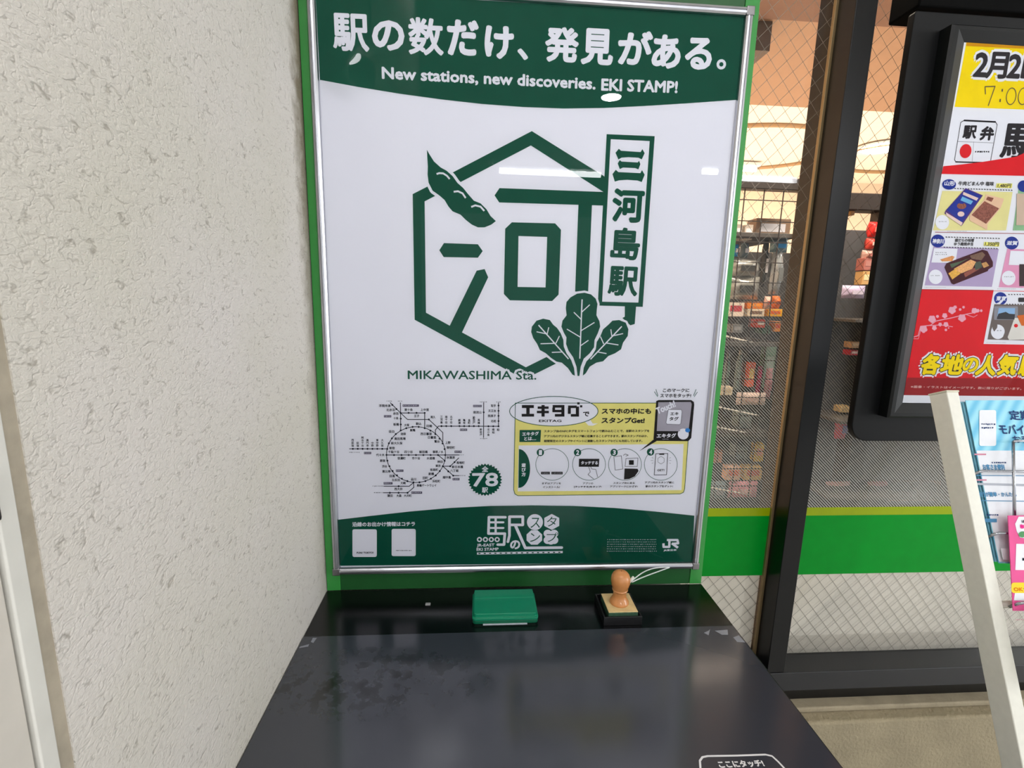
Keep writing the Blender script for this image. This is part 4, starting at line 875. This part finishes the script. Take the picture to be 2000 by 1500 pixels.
# cells
PURP = mat('lilac_cell_print', (186, 168, 206), .6); CREAM = mat('cream_cell_print', (236, 228, 160), .6); PINK = mat('pink_cell_print', (232, 160, 196), .6); GRNC = mat('green_cell_print', (150, 196, 150), .6); GREY = mat('grey_cell_print', (120, 108, 104), .6)
def cell(pts, bg, k=2): QR(k).poly(pts).build('menu_cell', bg, bp)
cell([Q2(935, 985), Q2(1850, 1000), Q2(1765, 1500), Q2(815, 1500)], CREAM)
cell([Q3(820, 210), Q3(1670, 240), Q3(1580, 735), Q3(705, 715)], PURP)
cell([(1990, 362), (2100, 364), (2100, 452), (1978, 450)], GRNC)
cell([Q3(1780, 240), (2100, 490), (2100, 565), Q3(1670, 740)], PINK)
QR(1).poly([Q3(655, 770), (2100, 570), (2100, 790), Q4(632, 735)]).build('red_field', RD, bp)
QR(2).poly([Q4(700, 500), (2100, 740), (2100, 776), Q4(640, 695)]).build('deep_red_field', RDD, bp)
QR(3).poly([Q4(632, 695), (2100, 775), (2100, 800), Q4(630, 778)]).build('white_margin', WHITE, bp)
QR(3).poly([Q3(1600, 790), (2100, 572), (2100, 675), Q3(1470, 1478)]).build('menu_cell', WHITE, bp)
cell([Q3(1610, 960), (2100, 598), (2100, 668), Q3(1520, 1420)], GREY, 4)
t = QR(3); t.line([(1826, 453.5), (2100, 458)], 1.0).line([Q3(655, 768), Q3(1600, 780)], 1.0)
t.build('cell_rules', RDD, bp)
t = QR(3)
t.poly([Q2(1022 + 90 * math.cos(a * math.pi / 12), 902 + 68 * math.sin(a * math.pi / 12)) for a in range(24)]); t.poly([Q3(876 + 90 * math.cos(a * math.pi / 12), 138 + 84 * math.sin(a * math.pi / 12)) for a in range(24)])
t.poly([Q3(1838 + 88 * math.cos(a * math.pi / 12), 165 + 84 * math.sin(a * math.pi / 12)) for a in range(24)]); t.poly([(1700 + .15 * (1690 + 85 * math.cos(a * math.pi / 12)), 450 + .15 * (888 + 84 * math.sin(a * math.pi / 12))) for a in range(24)])
t.poly([Q2(1990 + 75 * math.cos(a * math.pi / 12), 925 + 75 * math.sin(a * math.pi / 12)) for a in range(24)])
t.build('region_badges', BL, bp, 'dark blue round region badges')
t = QR(4)
t.text('山形', Q2(958, 915), Q2(1090, 920), 9, .04).text('神奈川', Q3(802, 170), Q3(945, 172), 9, .04).text('滋賀', Q3(1768, 190), Q3(1905, 192), 8, .04).text('東京', Q3(1630, 915), Q3(1752, 917), 9, .04)
t.poly([Q3(825, 232), Q3(1132, 238), Q3(1105, 425), Q3(790, 418)]); t.poly([Q3(1820, 265), (2050, 492), (2050, 520), Q3(1795, 450)])
for cx, cy, f in ((932, 1395, Q2), (845, 605, Q3), (1795, 620, Q3), (1655, 1320, Q3)): t.poly([f(cx + 90 * math.cos(a * math.pi / 12), cy + 95 * math.sin(a * math.pi / 12)) for a in range(24)])
t.build('badge_lettering', WHITE, bp)
t = QR(4)
t.text('牛肉どまん中 塩味', Q2(1140, 915), Q2(1600, 920), 8, .03).text('銀だらの味噌', Q3(1095, 150), Q3(1340, 152), 6.5, .03).text('ゆう庵焼弁当', Q3(1085, 198), Q3(1330, 200), 6.5, .03)
for k in range(22): a = Q2(1090 + 35 * k, 948 + k * 1.1); t.poly([a, (a[0] + 2.4, a[1]), (a[0] + 3.2, a[1] + 2), (a[0] + .8, a[1] + 2)])
for y_ in (80, 212):
    for k in range(20): a = Q3(975 + 36 * k - (y_ - 80) * .2, y_ + k * 1.0); t.poly([a, (a[0] + 2.4, a[1]), (a[0] + 3.2, a[1] + 2), (a[0] + .8, a[1] + 2)])
for y_ in (828, 955):
    for k in range(12): a = Q3(1790 + 36 * k - (y_ - 828) * .2, y_); t.poly([a, (a[0] + 2.4, a[1]), (a[0] + 3.2, a[1] + 2), (a[0] + .8, a[1] + 2)])
t.poly(rrect(*Q3(1920, 875), 2040, 590, 2)); t.marks(Q3(845, 0)[0], Q3(980, 0)[0], Q3(0, 290)[1], 2, 3).marks(Q3(845, 0)[0], Q3(980, 0)[0], Q3(0, 315)[1], 2, 3)
for x_, y_, f in ((870, 1388, Q2), (785, 590, Q3), (1740, 605, Q3), (1600, 1305, Q3)): t.marks(f(x_, 0)[0], f(x_ + 120, 0)[0], f(0, y_)[1], 2, 3)
for x_, y_, f, l in ((1000, 13, Q3, 250), (700, 743, Q3, 270), (1650, 763, Q3, 250), (1510, 1460, Q3, 260)): t.marks(f(x_, 0)[0], f(x_ + l, 0)[0], f(0, y_)[1], 1.2, 2.4)
t.build('menu_lettering', mat('menu_black_print', (60, 58, 60), .6), bp)
t = QR(4); t.poly([Q2(1640, 888), Q2(1845, 890), Q2(1835, 950), Q2(1632, 945)]); t.poly([Q3(1478, 150), Q3(1678, 160), Q3(1672, 212), Q3(1470, 200)]); t.build('price_tags', mat('price_yellow_print', (246, 240, 120), .6), bp)
t = QR(5); t.text('1,480円', Q2(1650, 938), Q2(1820, 940), 6, .04, True).text('1,350円', Q3(1485, 198), Q3(1660, 202), 6.5, .04, True); t.build('price_lettering', MC['menu_black_print'], bp)
# lunch boxes pictured on the poster
t = QR(5); t.poly([Q2(1235, 950), Q2(1460, 1045), Q2(1180, 1445), Q2(960, 1280), Q2(975, 1240)]).build('picture_box_purple', mat('bento_purple_print', (96, 60, 130), .6), bp)
t = QR(6); t.poly([Q2(1240, 965), Q2(1440, 1050), Q2(1185, 1400), Q2(985, 1235)]).build('picture_box_blue', mat('bento_blue_print', (44, 60, 158), .6), bp)
t = QR(7); t.poly([Q2(1205, 1000), Q2(1400, 1080), Q2(1375, 1115), Q2(1195, 1035)]); t.poly([Q2(1172 + 45 * math.cos(a * .4), 1288 + 34 * math.sin(a * .4)) for a in range(16)]); t.poly([Q2(975, 1265), Q2(1195, 1400), Q2(1175, 1440), Q2(985, 1310)]); t.build('picture_box_label', mat('bento_cream_print', (240, 214, 206), .6), bp)
t = QR(7); t.poly([Q2(1190, 1060), Q2(1330, 1120), Q2(1300, 1165), Q2(1165, 1110)]); t.build('picture_box_title', mat('bento_sky_print', (120, 190, 232), .6), bp)
t = QR(5); t.poly([Q2(1500, 1030), Q2(1735, 1090), Q2(1690, 1210), Q2(1520, 1420), Q2(1515, 1495), Q2(1285, 1370), Q2(1290, 1300), Q2(1470, 1110)]).build('picture_tray', mat('bento_tray_print', (240, 202, 170), .6), bp)
t = QR(6); t.poly([Q2(1480, 1120), Q2(1670, 1215), Q2(1500, 1415), Q2(1310, 1300)]); t.poly([Q2(1182 + 62 * math.cos(a * .4), 1182 + 42 * math.sin(a * .4)) for a in range(16)]).poly([Q2(1520, 1060), Q2(1600, 1080), Q2(1570, 1130), Q2(1500, 1100)]); t.build('picture_meat', mat('bento_meat_print', (150, 92, 78), .6, noise=(500, .35)), bp)
t = QR(5); t.poly([Q3(1455, 250), Q3(1520, 270), Q3(1590, 410), Q3(1590, 470), Q3(1530, 510), Q3(1525, 530), Q3(1080, 705), Q3(1050, 690), Q3(960, 480), Q3(985, 430), Q3(1030, 410)]).build('picture_tray_dark', mat('bento_dark_print', (76, 34, 42), .6), bp)
t = QR(6)
for c, pl in (((232, 176, 60), [(1010, 560), (1130, 480), (1170, 560), (1060, 640)]), ((236, 176, 110), [(1080, 500), (1300, 380), (1370, 410), (1320, 500), (1180, 560)]), ((150, 70, 50), [(1210, 560), (1340, 490), (1420, 500), (1230, 610)]), ((70, 92, 60), [(1030, 440), (1180, 400), (1280, 360), (1090, 470), (1050, 490)]), ((206, 150, 80), [(1440, 430), (1500, 410), (1540, 460), (1470, 490)]), ((60, 74, 54), [(1350, 420), (1430, 400), (1450, 480), (1360, 520)]), ((120, 84, 60), [(1290, 330), (1450, 280), (1490, 320), (1440, 390), (1310, 370)]), ((224, 150, 80), [(900, 380), (1060, 330), (1090, 345), (1060, 400), (930, 405)])):
    QR(6).poly([Q3(*p) for p in pl]).build('picture_food', mat('food_%d_%d_%d' % c, c, .6, noise=(400, .2)), bp)
t = QR(6); t.poly([(1985, 378), (2050, 380), (2050, 440), (1984, 440)]); t.build('picture_box_pale', mat('pale_box_print', (214, 190, 170), .6), bp)
QR(5).poly([Q3(1935, 440), (2060, 516), (2060, 560), Q3(1935, 725)]).build('picture_box_dark', mat('dark_box_print', (70, 56, 56), .6), bp)
QR(5).poly(rrect(*Q3(1605, 988), *Q3(1915, 1165), 2)).build('picture_frame', mat('photo_grey_print', (150, 150, 160), .6), bp)
QR(6).poly([Q3(1665, 1010), Q3(1878, 1012), Q3(1870, 1130), Q3(1645, 1125)]).build('picture_sky', mat('photo_sky_print', (150, 190, 232), .6), bp)
QR(7).poly([Q3(1645, 1125), Q3(1660, 1085), Q3(1700, 1075), Q3(1755, 1060), Q3(1800, 1085), Q3(1876, 1090), Q3(1868, 1160), Q3(1640, 1155)]).build('picture_mountain', mat('photo_hill_print', (66, 66, 72), .6), bp)
QR(6).poly([Q3(1870, 1140), (2050, 622), (2050, 662), Q3(1800, 1425), Q3(1780, 1390)]).build('picture_white_tray', mat('tray_white_print', (230, 226, 220), .6), bp)
QR(7).poly([Q3(1888 + 26 * math.cos(a * .5), 1240 + 24 * math.sin(a * .5)) for a in range(13)]).build('picture_plum', RD, bp)
QR(8).poly([Q3(1900, 1110), (2060, 606), (2060, 640), Q3(1960, 1240)]).build('picture_fish', mat('fish_print', (216, 110, 40), .6), bp)
# plum branch
t = QR(3); t.line([Q3(*p) for p in ((555, 1390), (620, 1370), (650, 1250), (780, 1235), (850, 1180), (1050, 1140), (1250, 1090), (1400, 1060))], 1.6).line([Q3(*p) for p in ((780, 1240), (900, 1230), (1070, 1255))], 1.2).line([Q3(540, 1410), Q3(620, 1412), Q3(655, 1300)], .8).line([Q3(1230, 1090), Q3(1340, 1130), Q3(1390, 1100)], 1)
for cx, cy, r in ((690, 1285, 50), (800, 1155, 50), (965, 1110, 35), (1060, 1040, 50), (1190, 1140, 52), (1350, 1045, 38), (1395, 1045, 24), (830, 1270, 32), (905, 1225, 26), (980, 1225, 34), (1165, 1030, 18), (1210, 1000, 18), (1440, 1045, 18), (980, 1295, 18), (1015, 1270, 10), (870, 1120, 20), (1100, 1000, 24)):
    for k in range(5): a = k * 1.2566 + .3; t.poly([Q3(cx + r * .52 * math.cos(a) + r * .5 * math.cos(b_ * .7), cy + r * .52 * math.sin(a) + r * .5 * math.sin(b_ * .7)) for b_ in range(9)])
t.build('plum_branch', mat('plum_pink_print', (240, 176, 196), .6), bp, 'pale pink plum blossom branch')
big = (('各', 835, 240, 1030, 455), ('地', 1055, 245, 1285, 455), ('の', 1300, 280, 1460, 430), ('人', 1450, 255, 1660, 465), ('気', 1690, 250, 1885, 462), ('駅', 1925, 255, 2120, 470), ('弁', 2140, 260, 2330, 470))
for kk, bo, mm, nm in ((4, .20, WHITE, 'slogan_outline'), (5, .10, MC['brush_black_print'], 'slogan_shadow'), (6, .055, MC['yellow_print'], 'slogan_lettering')):
    t = QR(kk)
    for ch, xx0, yy0, xx1, yy1 in big: t.text(ch, Q4(xx0, yy1), Q4(xx1, yy1 + 4), (yy1 - yy0) * .175, bo, skew=.06)
    t.build(nm, mm, bp)
t = QR(4); t.text('※画像・イラストはイメージです。数に限りがございます。売り切れの場合はご容赦ください', (1778, 757.5), (2120, 764), 5, .03).build('small_print', mat('small_pink_print', (232, 180, 176), .6), bp)
# clear cover of the case
b = MB(); b.quad((ix0, -.0136, iz0), (ix1, -.0136, iz0), (ix1, -.0136, iz1), (ix0, -.0136, iz1)); b.build('clear_cover', POCKET, cs)
# dark fixture above the case
hb = box('header_box', .832, 1.9, -.004, .05, .851, 1.1, mat('fixture_black', (5, 5, 5), .9, spec=.1), None, .003)
tag(hb, 'black box fixture just above the black poster case', 'fixture')

# ------------------------------------------------------------------ leaflet rack on the right
th_ = math.radians(22.8); dv = Vector((0, -math.sin(th_), -math.cos(th_))); nv = Vector((0, -math.cos(th_), math.sin(th_)))
lr = thing('leaflet_rack', (.80, -.177, .33), 'leaning cream steel leaflet rack with wire pockets in front of the window', 'leaflet rack')
CR = mat('rack_cream_paint', (228, 226, 214), .45, noise=(120, .03)); 
def post(xa, xb):
    P = Vector((0, -.1774, .3295)); D = .0245; b = MB(); L = 1.43
    c = [P, P - nv * D, P - nv * D + dv * L, P + dv * L]
    b.prism([(xa, q.y, q.z) for q in c], (xb - xa, 0, 0)); b.build('side_post', CR, lr, .0012)
    b = MB(); q0 = P - dv * .002
    b.prism([(xa - .0006, q.y, q.z) for q in (q0 + nv * .0006, q0 - nv * (D + .0006), P - nv * (D + .0006) + dv * .0004, P + nv * .0006 + dv * .0004)], (xb - xa + .0012, 0, 0)); b.build('post_cap', mat('cap_cream', (214, 208, 188), .5), lr, .0006)
post(.8000, .8160); post(1.30, 1.316)
for dd in (.25, .55, .9):
    P = Vector((0, -.1774, .3295)) + dv * dd - nv * .012
    b = MB(); b.tube([(.816, P.y, P.z), (1.30, P.y, P.z)], .004, 8); b.build('cross_bar', CR, lr, smooth=True)
LP = Plane((.8, -.1774, .3295) , nv)
LP.P0 = LP.P0 - nv * .006
def leaf(name, quad, m, label, thick=.001, off=0.0, nsheets=1):
    pts = [LP.m(u, v, off) for u, v in quad]
    b = MB(); b.prism(pts, -nv * thick); o = b.build(name, m, None); tag(o, label, 'leaflet'); return o
bluem = bpy.data.materials.new('blue_striped_print'); bluem.use_nodes = True
nt = bluem.node_tree; wv = nt.nodes.new('ShaderNodeTexWave'); g = nt.nodes.new('ShaderNodeNewGeometry'); mpn = nt.nodes.new('ShaderNodeMapping'); mpn.inputs['Rotation'].default_value = (0, math.radians(-40), 0); nt.links.new(g.outputs['Position'], mpn.inputs[0])
nt.links.new(mpn.outputs[0], wv.inputs['Vector']); wv.inputs['Scale'].default_value = 22; wv.inputs['Distortion'].default_value = .3; wv.bands_direction = 'X'
cr = nt.nodes.new('ShaderNodeValToRGB'); cr.color_ramp.elements[0].color = lin((96, 186, 222)); cr.color_ramp.elements[1].color = lin((150, 216, 234)); nt.links.new(wv.outputs['Fac'], cr.inputs[0]); nt.links.new(cr.outputs[0], nt.nodes['Principled BSDF'].inputs['Base Color'])
PAPER = mat('leaflet_paper', (226, 228, 234), .5)
for k in range(3):
    leaf('leaflet', [(1880 + k * 2, 783 + k), (2080, 780 + k), (2080, 1098), (1945 + k * 2, 1098)], mat('leaflet_edge', (120, 180, 200), .6), ['rearmost blue leaflet of the stack beside the cream post', 'middle blue leaflet of the stack, showing a thin strip at its left edge', 'blue leaflet just under the front one in the upper stack'][k], .0006, -.006 + k * .0015)
f1 = leaf('leaflet', [(1886, 782), (2090, 781), (2110, 1105), (1951, 1100)], bluem, 'front blue striped leaflet with a white phone drawing in the top wire pocket', .0008, 0)
def LPR(k, o=0): return Print(LP, .0002 * k + o)
LPR(1).poly([(1907, 880), (2100, 880), (2110, 1100), (1951, 1097)]).build('white_panel', PAPER, f1)
LPR(2).poly(rrect(1912, 801, 1945, 871, 4)).build('phone_picture', MC['leaflet_paper'], f1)
t = LPR(3); t.text('定期券', (1973, 820), (2035, 821), 18, .03).text('モバイル', (1953, 847), (2020, 849), 18, .03).text('お手', (1979, 865), (2012, 866), 14, .03); t.marks(1916, 1940, 829, 4, 4).marks(1916, 1940, 836, 4, 4); t.marks(1936, 1962, 904, 4, 4).marks(1926, 1948, 1006, 4, 4)
t.build('leaflet_lettering', mat('navy_brush_print', (40, 62, 110), .6), f1)
t = LPR(3); t.text('お客さま便利', (1920, 918), (1962, 918), 11, .04).text('発行が簡単・かんたん', (1909, 970), (1985, 970), 9, .04)
t.poly([(1920, 1013), (1946, 1013), (1946, 1020), (1920, 1020)]).poly([(1905, 928), (2060, 929), (2060, 930.4), (1905, 929.4)]).poly([(1912, 977), (2060, 979), (2060, 980.4), (1912, 978.4)])
t.build('blue_lettering', mat('steel_blue_print', (84, 140, 180), .6), f1)
t = LPR(3); t.poly([(1903, 936), (1926, 936), (1926, 939), (1903, 939)]).poly([(1902, 886), (1925, 886), (1925, 889), (1902, 889)]); t.build('rose_tag', mat('rose_print', (206, 140, 160), .6), f1)
LPR(3).poly([(1904, 943), (2080, 947), (2080, 952), (1904, 947)]).build('grey_rule', mat('grey_rule_print', (176, 180, 190), .6), f1)
# pink leaflet in the lower pocket
off2 = .012
PKM = mat('pink_leaflet_print', (226, 92, 150), .5)
leaf('leaflet', [(1948, 1070), (2080, 1072), (2080, 1100), (1953, 1092)], PAPER, 'white leaflet bottom edge showing above the pink leaflet', .0008, .004)
f2 = leaf('leaflet', [(1948, 1006), (2110, 1004), (2120, 1190), (1957, 1188)], PKM, 'bright pink leaflet with a speech bubble in the middle wire pocket', .0008, off2)
t = LPR(1, off2); t.poly([(1968, 1008), (2060, 1008), (2060, 1062), (2000, 1056), (1985, 1050), (1970, 1048), (1964, 1036), (1961, 1022)]); t.poly([(1963, 1060), (2080, 1062), (2080, 1112), (1961, 1110)]); t.poly([(1962, 1138), (2080, 1140), (2080, 1172), (1958, 1168)])
t.build('white_panels', PAPER, f2)
t = LPR(2, off2); t.text('通常定期券', (1973, 1020), (2030, 1021), 5.5, .03).poly([(1974, 1087), (2040, 1089), (2040, 1094), (1974, 1092)]).marks(1975, 2050, 1146, 2, 4); t.build('dark_lettering', NAVY, f2)
t = LPR(2, off2); t.text('新規購入', (1971, 1031), (2030, 1032), 8, .05); t.marks(1961, 1990, 1205, 2, 3); t.build('pink_lettering', mat('hot_pink_print', (230, 40, 140), .6), f2)
t = LPR(2, off2); t.poly([(1975 + 8 * math.cos(a * .5), 1042 + 6 * math.sin(a * .5)) for a in range(13)]); t.build('green_spot', mat('soft_green_print', (90, 150, 100), .6), f2)
LPR(2, off2).poly(rrect(1953, 1134, 1981, 1154, 5)).build('yellow_bubble', mat('bubble_yellow_print', (246, 214, 60), .6), f2)
LPR(3, off2).text('OK', (1958, 1150), (1975, 1150), 6.5, .06, True).build('bubble_lettering', mat('bubble_orange_print', (226, 130, 20), .6), f2)
# white and crimson leaflet in the lowest pocket
off3 = .024
f3 = leaf('leaflet', [(1955, 1184), (2110, 1184), (2130, 1330), (1982, 1330)], PAPER, 'white leaflet with a crimson band in the lowest wire pocket', .0008, off3)
LPR(1, off3).poly([(1969, 1254), (2110, 1256), (2112, 1276), (1974, 1274)]).build('crimson_band', mat('crimson_print', (206, 30, 100), .6), f3)
t = LPR(1, off3); t.text('定期券を新規購入', (1962, 1201), (2040, 1202), 5, .03).marks(1986, 2040, 1209, 3, 4); t.build('pink_lettering', MC['hot_pink_print'], f3)
LPR(1, off3).poly([(1989, 1226), (2060, 1227), (2060, 1228.4), (1989, 1227.4)]).build('grey_rule', NAVY, f3)
f4 = leaf('leaflet', [(1973, 1282), (2120, 1286), (2130, 1334), (1984, 1330)], mat('grey_leaflet', (166, 168, 176), .5), 'grey folded leaflet at the foot of the lowest wire pocket', .0008, off3 + .003)
# wire pockets
wp = []
def pocket(u0, v, drop, off, uv_):
    b = MB(); a = LP.m(u0, v + 13, off - .012); p1 = LP.m(u0 + 2, v + 3, off - .003); p2 = LP.m(u0 + 8, v, off); p3 = LP.m(2120, v + 3, off)
    b.tube([a, p1, p2, p3], .0016, 8); b.build('pocket_wire', WIRE, lr, smooth=True)
    if uv_:
        b = MB(); b.tube([LP.m(uv_, v - drop, off + .001), LP.m(uv_ + 2, v + 90 if drop else v + 60, off + .001)], .0016, 8); b.build('pocket_wire', WIRE, lr, smooth=True)
pocket(1902, 920, 56, .006, 1967); pocket(1930, 1040, 0, .008, None); pocket(1960, 1170, 0, .018, None); pocket(1985, 1320, 0, .030, None)
b = MB(); b.tube([LP.m(1967, 864, .007), LP.m(1975, 862, .007), LP.m(2120, 864, .007)], .0016, 8); b.build('pocket_wire', WIRE, lr, smooth=True)
bpy.context.view_layer.update()
